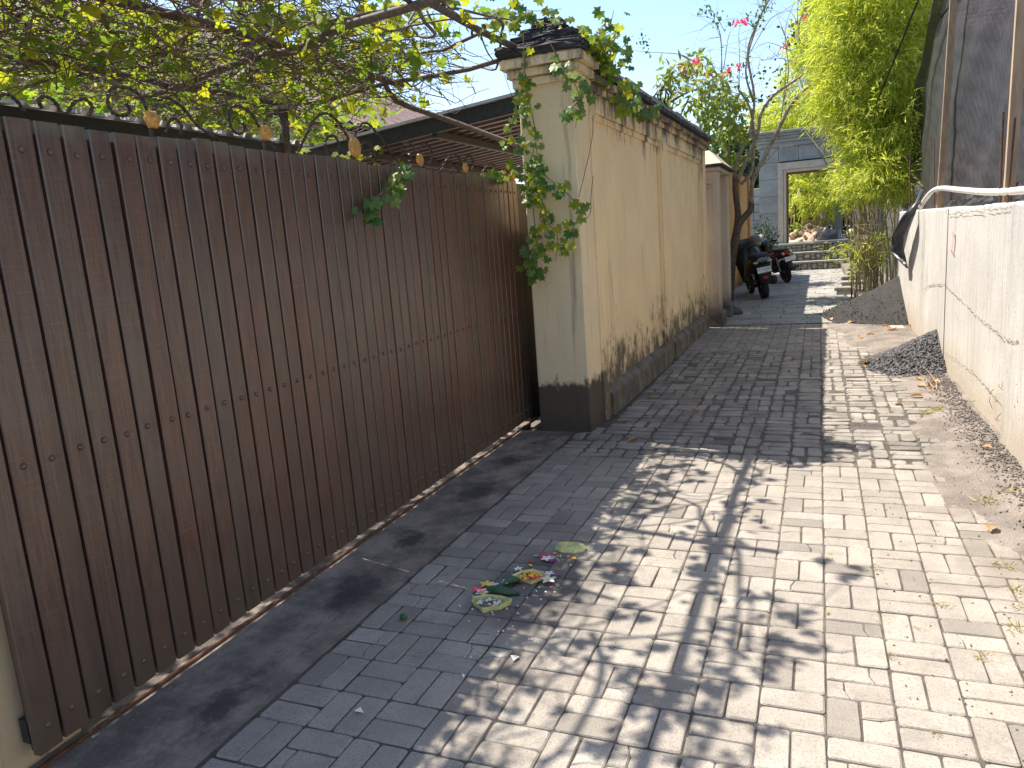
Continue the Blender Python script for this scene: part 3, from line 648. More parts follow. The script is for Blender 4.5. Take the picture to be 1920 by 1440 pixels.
# ================================================================== CONCRETE WALL
random.seed(21)
cw = thing('concrete_wall', 'pale cast concrete wall with panel joints and black pits', 'wall', (1.08, 0, 0), rz=0)
PAN = [(-2.5, 2.6, .0), (2.606, 5.33, -.018), (5.336, 7.92, .012), (7.926, 9.35, .004), (9.356, 12.4, .01)]
for i, (a, b, o) in enumerate(PAN):
    n = 40
    def top(y): return 1.505+.012*fbm(y, .3, 2)+.006*math.sin(y*23)
    mb = MB(); rings = []
    for k in range(n+1):
        y = a+(b-a)*k/n; t = top(y); rings.append([(o, y, -.03), (o+.004*fbm(y*2, 0, 1), y, .7), (o+.003*fbm(y*3, 1, 2), y, t-.012), (o+.012, y, t), (.2, y, t), (.2, y, -.03)])
    mb.loft(rings).build('panel', 'conc', cw, fix=True)
def strip(pts, w, x, nm='pour_line', mt='crack'):
    mb = MB(); vs = []
    for (y, z) in pts: q = w*random.uniform(.35, 1.2); vs += [(x, y, z-q), (x, y, z+q)]
    mb.add(vs, [(2*i, 2*i+1, 2*i+3, 2*i+2) for i in range(len(pts)-1) if random.random() < .8]); return mb.build(nm, mt, cw)
def wallpx(lst, x, n=14):
    P = [gx(px, py, 1.08+x) for px, py in lst]; o = []
    for a, b in zip(P, P[1:]):
        for k in range(n):
            q = a.lerp(b, k/n); o.append((q.y, q.z+random.gauss(0, .006)))
    return o
strip(wallpx([(1728, 545), (1745, 535), (1770, 533), (1800, 560), (1830, 590), (1850, 605), (1880, 632), (1892, 637)], -.0), .0045, -.0045)
strip(wallpx([(1770, 660), (1790, 672), (1830, 702), (1885, 765)], 0), .003, -.0045)
strip(wallpx([(1778, 402), (1830, 396), (1880, 391), (1905, 388)], 0), .004, -.0045)
strip(wallpx([(1895, 637), (1905, 640), (1919, 641)], 0), .008, -.0235)
for (a, b) in (((1733, 405), (1727, 545)), ((1727, 545), (1724, 600))):
    P = wallpx([a, b], 0, 24); mb = MB(); vs = []
    for (y, z) in P: q = .006*random.uniform(.3, 1.3); yy = y+random.gauss(0, .006); vs += [(-.0045, yy-q*2, z), (-.0045, yy+q*2, z)]
    mb.add(vs, [(2*i, 2*i+1, 2*i+3, 2*i+2) for i in range(len(P)-1)]).build('crack', 'crack', cw)
for k in range(16):
    P = gx(random.uniform(1800, 1915), 700+random.uniform(0, 120), 1.07)
    if P.z < .08 or P.z > .9: continue
    a = random.uniform(-1.2, 1.2); l = random.uniform(.03, .06)
    MB().tube([(-.004, P.y, P.z), (-.02, P.y+l*math.cos(a)*.6, P.z+l*math.sin(a)), (-.016, P.y+l*math.cos(a), P.z+l*1.6*math.sin(a))], .0018, 4).build('tie_wire', 'rust', cw)
# red sprayed figure
def spray(pts, w):
    P = smooth([(0, p[0], p[1]) for p in pts], 5); mb = MB(); vs = []
    for p in P: q = w*random.uniform(.7, 1.3); vs += [(-.0055, p.y-q, p.z), (-.0055, p.y+q, p.z)]
    mb.add(vs, [(2*i, 2*i+1, 2*i+3, 2*i+2) for i in range(len(P)-1)]); return mb
c = gx(1785, 455, 1.07); b = spray([(c.y+.035, c.z+.07), (c.y+.01, c.z+.095), (c.y-.03, c.z+.08), (c.y-.025, c.z+.02), (c.y, c.z-.04), (c.y+.04, c.z-.085)], .016)
b2 = spray([(c.y+.05, c.z-.06), (c.y+.02, c.z-.092), (c.y-.01, c.z-.08), (c.y-.03, c.z-.1)], .016); b.add(b2.v, b2.f).build('painted_figure', 'redpaint', cw)['label'] = 'red spray painted figure on the concrete wall'
# grey end posts beyond the wall
for k in range(7):
    tag(MB().tube([(1.12+.04*k, 12.55+k*.16, 0), (1.13+.04*k+random.uniform(-.02, .02), 12.55+k*.16, random.uniform(1.35, 1.6))], .035, 7).build('fence_stake', 'slab'), 'grey weathered stake between concrete wall and bamboo', 'stake', 'stakes beyond the concrete wall')

# ================================================================== BEHIND THE CONCRETE WALL
random.seed(31)
NX = 1.36
edge_px = [(1800, -260), (1792, -60), (1770, 40), (1738, 95), (1722, 150), (1716, 210), (1714, 290), (1718, 340), (1724, 372)]
edge = [(gx(a, b, NX).y, gx(a, b, NX).z) for a, b in edge_px][::-1]
def edge_y(z):
    for (y0, z0), (y1, z1) in zip(edge, edge[1:]):
        if z0 <= z <= z1: return y0+(y1-y0)*(z-z0)/(z1-z0)
    return edge[0][0] if z < edge[0][1] else edge[-1][0]
def _net(u, v):
    z = 1.5+v*4.2; y1 = edge_y(z); y = 1.5+(y1-1.5)*u
    bel = .05*math.sin((y-2)*1.3)+.02*math.sin(y*2.3+z*3.1)+.006*math.sin(z*9+y*4)+.0025*math.sin(z*27-y*7)+.03*max(0, 1.9-z)*math.sin(y*9)
    return (NX+bel-.1*(u > .985), y, z)
tag(MB().grid(_net, 150, 110).build('shade_net', 'net', None, True), 'black shade net hung on poles above the concrete wall', 'net')
# twisted tail of the net hanging over the wall
tail = [(gx(a, b, X), w) for (a, b, X, w) in ((1735, 355, 1.2, .07), (1724, 378, 1.1, .05), (1712, 405, 1.03, .12), (1700, 440, 1.02, .16), (1694, 468, 1.025, .14), (1700, 490, 1.03, .07), (1703, 503, 1.04, .02))]
mb = MB(); rings = []
for i, (p, w) in enumerate(tail):
    rings.append([(p.x-w*.5+w*.55*math.cos(a)*(1+.2*math.sin(3*a+i)), p.y+w*.5*math.sin(a)+.02*math.sin(2*a+i), p.z+.05*w*math.sin(a*3)) for a in [2*math.pi*k/12 for k in range(12)]])
mb.loft(rings); tag(mb.build('net_tail', 'plastic', None, True, fix=True), 'twisted tail of dark net hanging down over the concrete wall', 'net')
def _pl(u, v):
    y = 4.2+u*5.2; return (1.235+.012*math.sin(y*9+v*3)+.012*math.sin(y*23+v*7)+.05*v, y, 1.49+v*(.1+.035*math.sin(y*3.3)+.03*math.sin(y*7.1)))
tag(MB().grid(_pl, 200, 8).build('plastic_sheet', 'plastic', None, True), 'crumpled black plastic sheet lying along the concrete wall top', 'sheet')
def pole(name, a, b, w, mt, label, cat, grp=None, rnd=False):
    d = (b-a); mb = MB()
    if rnd: mb.tube([a, a.lerp(b, .5), b], w, 7)
    else:
        x = d.cross(Vector((0, 1, 0))).normalized()*w; y = d.cross(x).normalized()*w*.7
        mb.loft([[p+x+y, p-x+y, p-x-y, p+x-y] for p in (a, a.lerp(b, .33), a.lerp(b, .66), b)])
    return tag(mb.build(name, mt, None, fix=True), label, cat, grp)
def ext(p, q, z0, z1):
    d = q-p; return p+d*((z0-p.z)/d.z), p+d*((z1-p.z)/d.z)
a, b = ext(gx(1763, 367, 1.25), gx(1788, 0, 1.25), 1.2, 4.6); pole('wooden_post', a, b, .032, 'timber', 'thin sawn timber post in front of the shade net', 'post')
a, b = ext(gx(1893, 355, 1.25), gx(1917, 0, 1.25), 1.2, 4.2); pole('wooden_post', a, b, .034, 'timber', 'sunlit timber post with iron rods tied to its foot', 'post')
a, b = ext(gx(1735, 95, 1.75), gx(1742, 0, 1.75), .2, 5.5); pole('wooden_post', a, b, .05, 'oldwood', 'grey timber post standing behind the shade net', 'post')
tag(MB().tube([gx(1742, 38, 1.76), gx(1790, 20, 1.7)], .04, 5).build('cross_beam', 'oldwood'), 'short grey timber rail tied between the posts', 'beam')
for (p, q, r_, lab) in (((1706, 395), (1707, 285), .008, 'rusty bar at the bamboo end of the concrete wall'), ((1752, 395), (1751, 262), .007, 'rusty bar beside the bend of the white pipe'), ((1875, 378), (1881, 210), .008, 'rusty bar standing alone between the timber posts'), ((1890, 372), (1903, 220), .008, 'rusty bar tied along the sunlit timber post')):
    a, b = ext(gx(p[0], p[1], 1.17), gx(q[0], q[1], 1.17), 1.42, gx(q[0], q[1], 1.17).z)
    tag(MB().tube([a, a.lerp(b, .5)+Vector((0, .006, 0)), b], r_, 6).build('reinforcing_bar', 'rust'), lab, 'rebar', 'bars in the wall top')
pp = smooth([gx(1726, 388, 1.13), gx(1735, 374, 1.15), gx(1748, 359, 1.17), gx(1765, 353, 1.18), gx(1800, 356, 1.18), gx(1850, 360, 1.18), gx(1915, 357, 1.18), Vector((1.18, 4.2, 1.58)), Vector((1.18, 2.5, 1.56))], 8)
tag(MB().tube(pp, .026, 10).build('water_pipe', 'pvc', None, True), 'white plastic pipe running along the concrete wall top', 'pipe')
cb = smooth([Vector((1.9, 4.2, 5.2)), Vector((1.35, 8, 4.6)), gy(1722, 0, 10.4), gy(1690, 80, 11.4), gy(1640, 200, 13), gy(1615, 250, 14)], 8)
tag(MB().tube(cb, .013, 6).build('cable', 'cable'), 'black overhead cable running into the bamboo', 'cable')
# building with red brick wall and tile roof
bd = thing('brick_building', 'red brick building with tiled roof behind the bamboo and net', 'building', (3.3, 15.5, 0))
MB().box(-1.9, 7.5, .1, 4, -.03, 4.6).build('wall', 'mortar', bd)
for j in range(9):
    for i in range(5):
        if (i*7+j*5) % 6 == 0: continue
        x = -1.9+i*.24+(.12 if j % 2 else 0); z = 1.45+j*.115; MB().bev(x+.008, x+.232, .02, .1, z+.008, z+.107, .006).build('brick', 'brick', bd)
rf = MB()
for j in range(24):
    y0 = -.35+j*.2; z0 = 4.35+j*.115
    for i in range(46):
        x = -2.5+i*.22+(.11 if j % 2 else 0); rf.box(x+.006, x+.214, y0, y0+.26, z0, z0+.022, j=.004)
r2 = rf.build('tile_roof', 'tile', bd); tag(r2, kind='stuff')
MB().tube([(-2.5, -.35+t*.46, 4.4+t*.265) for t in range(11)], .09, 8).build('ridge_tile', 'tile', bd)

# ================================================================== CANOPIES, HOUSE BEHIND THE GATE
cr = thing('carport_canopy', 'dark steel carport canopy with brown ribbed sheet beyond the gate', 'canopy', (0, 0, 0))
A = gy(560, 287, 6.35); B = gy(985, 176, 6.35)
dirx = (B-A).normalized(); A2 = A-dirx*.6; B2 = B+dirx*.05
def cpt(t, y, dz=0): p = A2.lerp(B2, t); return Vector((p.x, 6.35+y, p.z+dz))
MB().add([cpt(0, 0), cpt(1, 0), cpt(1, .04), cpt(0, .04), cpt(0, 0, -.13), cpt(1, 0, -.13), cpt(1, .04, -.13), cpt(0, .04, -.13)], [(0, 1, 2, 3), (4, 7, 6, 5), (0, 4, 5, 1), (3, 2, 6, 7), (0, 3, 7, 4), (1, 5, 6, 2)]).build('fascia', 'blackmetal', cr, fix=True)
MB().add([cpt(0, -.03, .004), cpt(1, -.03, .004), cpt(1, .05, .004), cpt(0, .05, .004), cpt(0, -.03, .03), cpt(1, -.03, .03), cpt(1, .05, .03), cpt(0, .05, .03)], [(0, 3, 2, 1), (4, 5, 6, 7), (0, 1, 5, 4), (2, 3, 7, 6), (0, 4, 7, 3), (1, 2, 6, 5)]).build('flashing', 'zinc', cr, fix=True)
n = 22; mb = MB()
for k in range(n):
    y0 = .06+k*.2
    pr = [(y0, -.05), (y0+.1, -.05), (y0+.12, -.09), (y0+.18, -.09), (y0+.2, -.05)]
    for (a, b) in zip(pr, pr[1:]): mb.add([cpt(0, a[0], a[1]), cpt(1, a[0], a[1]), cpt(1, b[0], b[1]), cpt(0, b[0], b[1])], [(0, 1, 2, 3)])
mb.mi = [1 if i % 4 == 0 else 0 for i in range(len(mb.f))]; mb.build('ribbed_sheet', ['brownsheet', 'clearsheet'], cr)
for t in (.12, .4, .68, .95):
    p, q = cpt(t, .05, -.13), cpt(t, 4.4, -.13); MB().box(p.x-.025, p.x+.025, p.y, q.y, p.z-.03, p.z+.03).build('purlin', 'blackmetal', cr)
for (t, y) in ((.99, 4.3), (.5, 4.3), (.1, 4.3), (.1, .3)):
    p = cpt(t, y, -.2); MB().box(p.x-.04, p.x+.04, p.y-.04, p.y+.04, -.03, p.z).build('post', 'blackmetal', cr)
cl = thing('yard_canopy', 'low black steel canopy with zinc sheet edge behind the near half of the gate', 'canopy', (0, 0, 0))
p, q = gx(-80, 186, -4.3), gx(563, 268, -4.3)
MB().box(-4.36, -4.3, p.y-1.5, q.y, q.z-.13, q.z-.03).build('edge_beam', 'blackmetal', cl)
mb = MB(); y = p.y-1.5; k = 0
while y < q.y-.03:
    for (a, b, h0, h1) in ((0, .12, 0, 0), (.12, .14, 0, .035), (.14, .19, .035, .035), (.19, .21, .035, 0)):
        mb.add([(-4.27, y+a, q.z-.025+h0), (-4.27, y+b, q.z-.025+h1), (-7.4, y+b, q.z+.32+h1), (-7.4, y+a, q.z+.32+h0)], [(0, 1, 2, 3)])
    y += .21
mb.build('ribbed_sheet', 'zinc', cl)
for y in (q.y-.1, q.y-3): MB().box(-4.37, -4.29, y-.04, y+.04, -.03, q.z-.131).build('post', 'blackmetal', cl)
MB().box(-7.4, -4.37, q.y-.08, q.y-.02, q.z-.1, q.z-.04).build('rafter', 'blackmetal', cl)
hs = thing('house', 'beige house with faded reddish tiled hip roof behind the yard', 'house', (-9.2, 3, 0))
MB().box(-6, 0, 0, 19, -.03, 4.05).build('wall', 'housewall', hs)
rt = MB()
for j in range(22):
    u = j*.3; z0 = 3.95+u*.55; off = max(0, u*.75-1)
    yy = -1.0+off
    while yy < 20-off*.8:
        rt.add([(.9-u, yy+.01, z0), (.9-u, yy+.13, z0+.05), (.9-u, yy+.25, z0), (.55-u, yy+.25, z0+.2), (.55-u, yy+.13, z0+.25), (.55-u, yy+.01, z0+.2)], [(0, 1, 4, 5), (1, 2, 3, 4)]); yy += .26
tag(rt.build('tile_roof', 'tile_old', hs), kind='stuff')
MB().add([(.85, -1, 3.9), (.85, 20, 3.9), (-5.8, 14.5, 7.5), (-5.8, 3.6, 7.5), (-6.5, -1, 3.9), (-6.5, 20, 3.9)], [(0, 1, 2, 3), (0, 3, 4), (1, 5, 2), (4, 3, 2, 5)]).build('roof_deck', 'tile_old', hs)
for y in (2.0, 5.2, 8.4, 11.6):
    w = MB().box(.0, .05, y, y+1.5, 1.0, 2.5).build('window', 'brownwood', hs); MB().box(.051, .06, y+.08, y+1.42, 1.08, 2.42).build('pane', 'visor', hs).parent = w

# ================================================================== PERGOLA AND VINE
random.seed(41); ZP = 2.8
pg = thing('pergola', 'pergola of weathered poles above the wooden gate under the vine', 'pergola', (0, 0, 0))
def jp(a, b, n=7, j=.012):
    a, b = Vector(a), Vector(b); return [a.lerp(b, i/n)+Vector((random.gauss(0, j), random.gauss(0, j), random.gauss(0, j))) for i in range(n+1)]
for (a, b, r_) in (((-4.5, 1.2, 2.8), (-4.3, 5.75, 2.8), .035), ((-4.6, 5.68, 2.79), (-2.1, 5.42, 2.82), .026), ((-3.33, 1.4, 2.84), (-3.2, 5.8, 2.85), .04), ((-4.7, 4.45, 2.76), (-1.75, 3.85, 2.8), .036),
                   ((-2.15, .6, 2.86), (-2.0, 5.5, 2.87), .034), ((-4.7, 2.3, 2.76), (-1.8, 1.95, 2.78), .032)):
    MB().tube(jp(a, b), r_*.68, 7).build('pole', 'oldwood', pg, True)
a = smooth([gy(722, 158, 5.7), gy(735, 180, 5.75), gy(760, 197, 5.8), gy(840, 225, 5.9), gy(950, 266, 6.0), gy(985, 280, 6.05)], 4); MB().tube(a, .022, 6).build('brace', 'oldwood', pg, True)
for (x, y) in ((-4.45, 2.2), (-4.32, 5.6)): MB().tube(jp((x, y, -.02), (x, y, 2.8)), .045, 7).build('post', 'oldwood', pg, True)
vine = thing('pergola_vine', 'tangled half bare vine with yellow green leaves over the gate pergola', 'vine', (-2.5, 4, ZP))
tw = MB(); o = Vector((2.5, -4, -ZP))
def stem(parent, pts, r0, r1, n=5):
    k = len(pts)-1; MB().tube([p+o for p in pts], [r0+(r1-r0)*i/k for i in range(k+1)], n).build('stem', 'twig', parent, True)
for k in range(46):
    y = random.uniform(.9, 5.6); x = random.uniform(-4.9, -1.9)
    if k % 3 == 0: d = (random.choice((-1, 1)), random.uniform(-.5, .5), 0)
    else: d = (random.uniform(-.5, .5), random.choice((-1, 1)), 0)
    pts = wander((x, y, random.uniform(2.82, 3.02)), d, 16, .13, .22, 2.8, 3.05)
    pts = [p for p in pts if p.x > -5.2 and p.x < -1.95 and p.y < 5.9]
    if len(pts) > 4: stem(vine, smooth(pts, 2), random.uniform(.009, .017), .005)
def twig_tubes(num, reg, step, n, jit, r_, tb, nseg=3):
    for k in range(num):
        x = random.uniform(*reg[0]); y = random.uniform(*reg[1]); z = random.uniform(*reg[2])
        a = random.uniform(0, 2*math.pi); pts = wander((x, y, z), (math.cos(a), math.sin(a), random.uniform(-.25, .25)), n, step, jit, 2.66, 3.1)
        pts = [p for p in pts if p.x < -2.42]
        if len(pts) > 3: tb.tube([p+o for p in pts], [r_*random.uniform(.6, 1.3)*(1-.6*i/len(pts)) for i in range(len(pts))], nseg, cap=False)
twig_tubes(900, ((-5.2, -2.5), (.8, 5.8), (2.74, 3.05)), .1, 12, .3, .0052, tw)
twig_tubes(1500, ((-5.2, -2.5), (.8, 5.8), (2.72, 3.08)), .06, 8, .42, .0032, tw)
twig_tubes(500, ((-8, -5), (2.5, 8.5), (2.75, 3.3)), .09, 10, .35, .006, tw)
tag(tw.build('twig_tangle', 'twig', vine), kind='stuff')
# leaves: more along the street edge and over the far end
lv = []
def leafpts(nn, xr, yr, zr):
    for k in range(nn): lv.append((random.uniform(*xr), random.uniform(*yr), random.uniform(*zr)))
for k in range(70):                                   # clumps
    cx = random.uniform(-5, -2.5); cy = random.uniform(.9, 5.8)
    if cx < -4.2 and cy < 3: continue
    for q in range(random.randint(7, 19)): lv.append((min(-2.5, cx+random.gauss(0, .16)), cy+random.gauss(0, .2), random.uniform(2.74, 3.12)))
leafpts(1000, (-5.2, -2.6), (1.6, 5.9), (2.72, 3.1))
# sprays that reach out over the lane, placed where their shadows fall in the photograph
for (a, b, r_, n_) in ((1410, 900, .13, 22), (1385, 960, .12, 24), (1360, 1020, .1, 18), (1330, 1075, .1, 16), (1290, 1010, .1, 9), (1300, 1110, .12, 12), (1400, 1205, .17, 42), (1470, 1225, .1, 14), (1420, 1130, .09, 10), (1250, 1265, .13, 16), (1330, 1320, .16, 28), (1310, 1420, .18, 26), (1190, 1330, .12, 10), (1100, 1240, .1, 8), (1150, 1390, .13, 10), (1000, 1330, .08, 5), (1210, 1160, .08, 6), (1160, 1080, .08, 5), (1230, 960, .1, 8), (1300, 880, .13, 14), (1600, 1078, .06, 7), (1500, 1160, .06, 6), (1550, 1050, .05, 5), (900, 1430, .08, 6), (1400, 1420, .14, 12), (1220, 900, .12, 10), (1090, 1110, .06, 5), (1050, 1180, .06, 5)):
    g0 = gz(a, b)
    for q in range(n_):
        z_ = random.uniform(2.82, 3.12); lv.append((g0.x-.563*z_+random.gauss(0, r_*.6), g0.y+.15*z_+random.gauss(0, r_*.8), z_))
SPR = [smooth([Vector((g.x-.563*2.95, g.y+.15*2.95, 2.95)) for g in (gz(a, b) for a, b in l)], 5) for l in ([(1180, 880), (1300, 930), (1410, 900)], [(1060, 1180), (1190, 1150), (1330, 1075), (1385, 960)], [(1000, 1300), (1100, 1240), (1250, 1265), (1400, 1205), (1480, 1225)], [(1400, 1205), (1420, 1120), (1500, 1150), (1600, 1078)], [(1000, 1430), (1140, 1390), (1330, 1320), (1400, 1205)], [(1140, 1390), (1300, 1420), (1420, 1420)], [(1385, 960), (1350, 1040), (1330, 1320), (1300, 1420)])]
for pts in SPR: stem(vine, pts, .008, .003)
leafpts(90, (-4.2, -2.9), (4.6, 6.2), (2.66, 3.05)); leafpts(160, (-5.4, -3.6), (5.2, 7.0), (2.3, 2.95)); leafpts(1500, (-8.5, -4.6), (2.8, 9.5), (2.75, 3.7))
lv = np.array(lv); dist = np.linalg.norm(lv-np.array([0, 0, H]), axis=1)
vis = np.array([(-40 < proj(p)[0] < 1960 and -40 < proj(p)[1] < 1480) for p in lv]); order = np.argsort(dist+100*(~vis))
nn = len(lv); D = np.c_[rng.normal(0, .7, nn), rng.normal(0, .7, nn), rng.uniform(-1.1, .1, nn)]; Nn = np.c_[rng.normal(0, .6, nn), rng.normal(0, .6, nn), np.ones(nn)]
S = rng.uniform(.045, .12, nn); S[lv[:, 0] < -5] *= 1.35; S[lv[:, 0] > -2.45] *= .72
tvl, tfl = VINE
leafme = [None]*3
for q in range(3):
    vv = [(x, y, z*(1+.6*q)+.05*q*math.sin(7*x+q)) for x, y, z in tvl]
    leafme[q] = npmesh('leaf', np.array(vv)*1.0, tfl, 'vineleaf')
def place_leaf(me, parent, P, Dv, Nv, s, off=Vector((0, 0, 0)), nm='leaf'):
    d = Vector(Dv).normalized(); x = d.cross(Vector(Nv)); x = x.normalized() if x.length > 1e-4 else Vector((1, 0, 0)); z = x.cross(d)
    ob_ = ob(nm, me, parent); ob_.matrix_local = Matrix.Translation(Vector(P)+off)@Matrix((x, d, z)).transposed().to_4x4()@Matrix.Scale(float(s), 4); return ob_
for i in order[:300]: place_leaf(random.choice(leafme), vine, lv[i], D[i], Nn[i], S[i], o)
i = order[300:]; V, Fc = scatter(tvl, tfl, lv[i]+np.array(o), D[i], Nn[i], S[i])
tag(ob('leaf_mass', npmesh('leaf_mass', V, Fc, 'vineleaf'), vine), kind='stuff')
dd = MB(); P = lv[rng.choice(nn, 60)]; V, Fc = scatter(tvl, tfl, P+np.array(o)+rng.normal(0, .05, P.shape), rng.normal(size=(60, 3)), rng.normal(size=(60, 3)), rng.uniform(.04, .07, 60))
tag(ob('dead_leaf_mass', npmesh('dead_leaf_mass', V, Fc, 'drydead'), vine), kind='stuff')
# hanging vines
ivyme = [npmesh('leaf', np.array([(x, y, z*(1+q)) for x, y, z in tvl]), tfl, 'ivyleaf') for q in range(2)]+[leafme[1]]
def hanging(label, paths, dens, size, yellow=.12, spread=.035):
    p0 = Vector(paths[0][0]); t = thing('hanging_vine', label, 'vine', p0)
    for pth in paths:
        pts = smooth([Vector(p)+Vector((random.gauss(0, .008), random.gauss(0, .012), 0)) for p in pth], 5)
        MB().tube([p-p0 for p in pts], [.0045-.0028*i/len(pts) for i in range(len(pts))], 5).build('stem', 'twig', t)
        L_ = sum((b-a).length for a, b in zip(pts, pts[1:])); n = int(L_*dens)
        for k in range(n):
            f = random.uniform(.06, 1)*(len(pts)-1); i = min(len(pts)-2, int(f)); p = pts[i].lerp(pts[i+1], f-i)
            a = random.uniform(0, 2*math.pi)
            q = p+Vector((random.gauss(0, spread), random.gauss(0, spread*.8)-.015, random.gauss(0, spread*.6)))
            dv = Vector((math.cos(a), math.sin(a)*.5-.25, -.75)); nv = Vector((random.gauss(.3, .5), -1, random.uniform(.1, 1)))
            place_leaf(ivyme[2] if random.random() < yellow else random.choice(ivyme[:2]), t, q-p0, dv, nv, size*random.uniform(.6, 1.2))
    return t
Yp = 5.3
def yp(lst, Y): return [gy(a, b, Y) for a, b in lst]
hanging('leafy vine hanging down the front of the gate pillar', [yp([(985, 60), (984, 130), (990, 185), (1000, 240), (1008, 300), (1016, 350), (1018, 400), (1010, 450), (996, 480), (985, 500)], 5.27),
        yp([(990, 150), (972, 190), (962, 240), (955, 290), (950, 330), (935, 322), (912, 325)], 5.25), yp([(1010, 320), (1040, 345), (1065, 365), (1085, 395), (1078, 425), (1062, 455), (1050, 480)], 5.24),
        yp([(1014, 380), (1030, 420), (1045, 440), (1040, 490)], 5.24), yp([(1000, 280), (985, 330), (1000, 400), (1010, 500), (1005, 515)], 5.26), yp([(970, 240), (975, 330), (990, 345)], 5.25)], 33, .072, .4)
hanging('short vine trailing from the cap over the pillar corner', [yp([(1030, 80), (1052, 122), (1075, 145), (1088, 175), (1085, 205), (1078, 240)], 5.2), yp([(1088, 150), (1100, 165), (1110, 180)], 5.2), yp([(1080, 190), (1072, 205), (1068, 215)], 5.2)], 36, .075, .1)
hanging('small vine sprig hanging over the board gate top', [[gx(742, 300, -2.15), gx(755, 322, -2.13), gx(738, 345, -2.13), gx(712, 362, -2.12), gx(698, 380, -2.12), gx(700, 405, -2.12)]], 46, .085, .15)
hanging('leafy vine spilling over the pillar cap', [yp([(900, 20), (940, 40), (985, 42), (1030, 45), (1060, 50), (1090, 62), (1120, 85)], 5.5), yp([(1060, 60), (1100, 75), (1135, 60), (1150, 35), (1152, 20)], 5.6), yp([(1100, 70), (1130, 95), (1160, 95), (1178, 75)], 5.7),
        yp([(1110, 80), (1140, 110), (1150, 130), (1165, 150), (1185, 160)], 5.75), yp([(1160, 140), (1165, 180), (1170, 210)], 6.0), yp([(930, 30), (960, 15), (1000, 20), (1050, 15)], 5.6), yp([(1120, 60), (1145, 80), (1150, 120)], 5.75)], 44, .08, .6, .07)
hanging('vine sprig with large leaf on the coping of the cream wall', [[gx(1180, 165, -1.52), gx(1185, 190, -1.5), gx(1205, 210, -1.5), gx(1225, 208, -1.5)], [gx(1160, 150, -1.52), gx(1165, 175, -1.5), gx(1168, 200, -1.5)]], 16, .12, .1)
th = smooth([gx(1112, 215, -1.6), gx(1110, 260, -1.6), gx(1095, 330, -1.6), gx(1085, 370, -1.6)], 6); th2 = smooth([gx(1112, 330, -1.6), gx(1108, 370, -1.59), gx(1107, 400, -1.59), gx(1095, 412, -1.6)], 6)
tag(MB().tube(th, .003, 4).build('bare_stem', 'twig'), 'thin bare vine stem on the cream pillar side', 'stem', 'bare stems on the cream wall'); tag(MB().tube(th2, .003, 4).build('bare_stem', 'twig'), 'thin bare vine stem on the cream pillar side', 'stem', 'bare stems on the cream wall')

# ================================================================== TREES
random.seed(51)
def leafcloud(name, parent, blobs, n, size, tmpl, mt, shell=.55, droop=.5, flat=.8):
    """leaf-sized faces through a set of ellipsoids, grouped in sprays with gaps"""
    out = []; tot = sum(b[1][0]*b[1][1]*b[1][2] for b in blobs); P = []
    for c, r_ in blobs:
        k = max(8, int(n*r_[0]*r_[1]*r_[2]/tot)); ns = max(3, k//28)
        u = unit(ns)*(rng.uniform(shell, 1, (ns, 1))**.6); cs = np.array(c)+u*np.array(r_)
        idx = rng.integers(0, ns, k); spread = .2*min(r_)
        P.append(cs[idx]+rng.normal(0, 1, (k, 3))*spread*np.array([1, 1, .75]))
    P = np.vstack(P); m_ = len(P); D = rng.normal(0, 1, (m_, 3)); D[:, 2] -= droop; Nn = rng.normal(0, .6, (m_, 3)); Nn[:, 2] += flat
    V, Fc = scatter(*tmpl, P, D, Nn, rng.uniform(.6, 1.25, m_)*size)
    return tag(ob(name, npmesh(name, V, Fc, mt), parent), kind='stuff')
def ppath(lst, Y0, Y1=None):
    n = len(lst); Y1 = Y0 if Y1 is None else Y1
    return [gy(a, b, Y0+(Y1-Y0)*i/max(1, n-1)) for i, (a, b) in enumerate(lst)]
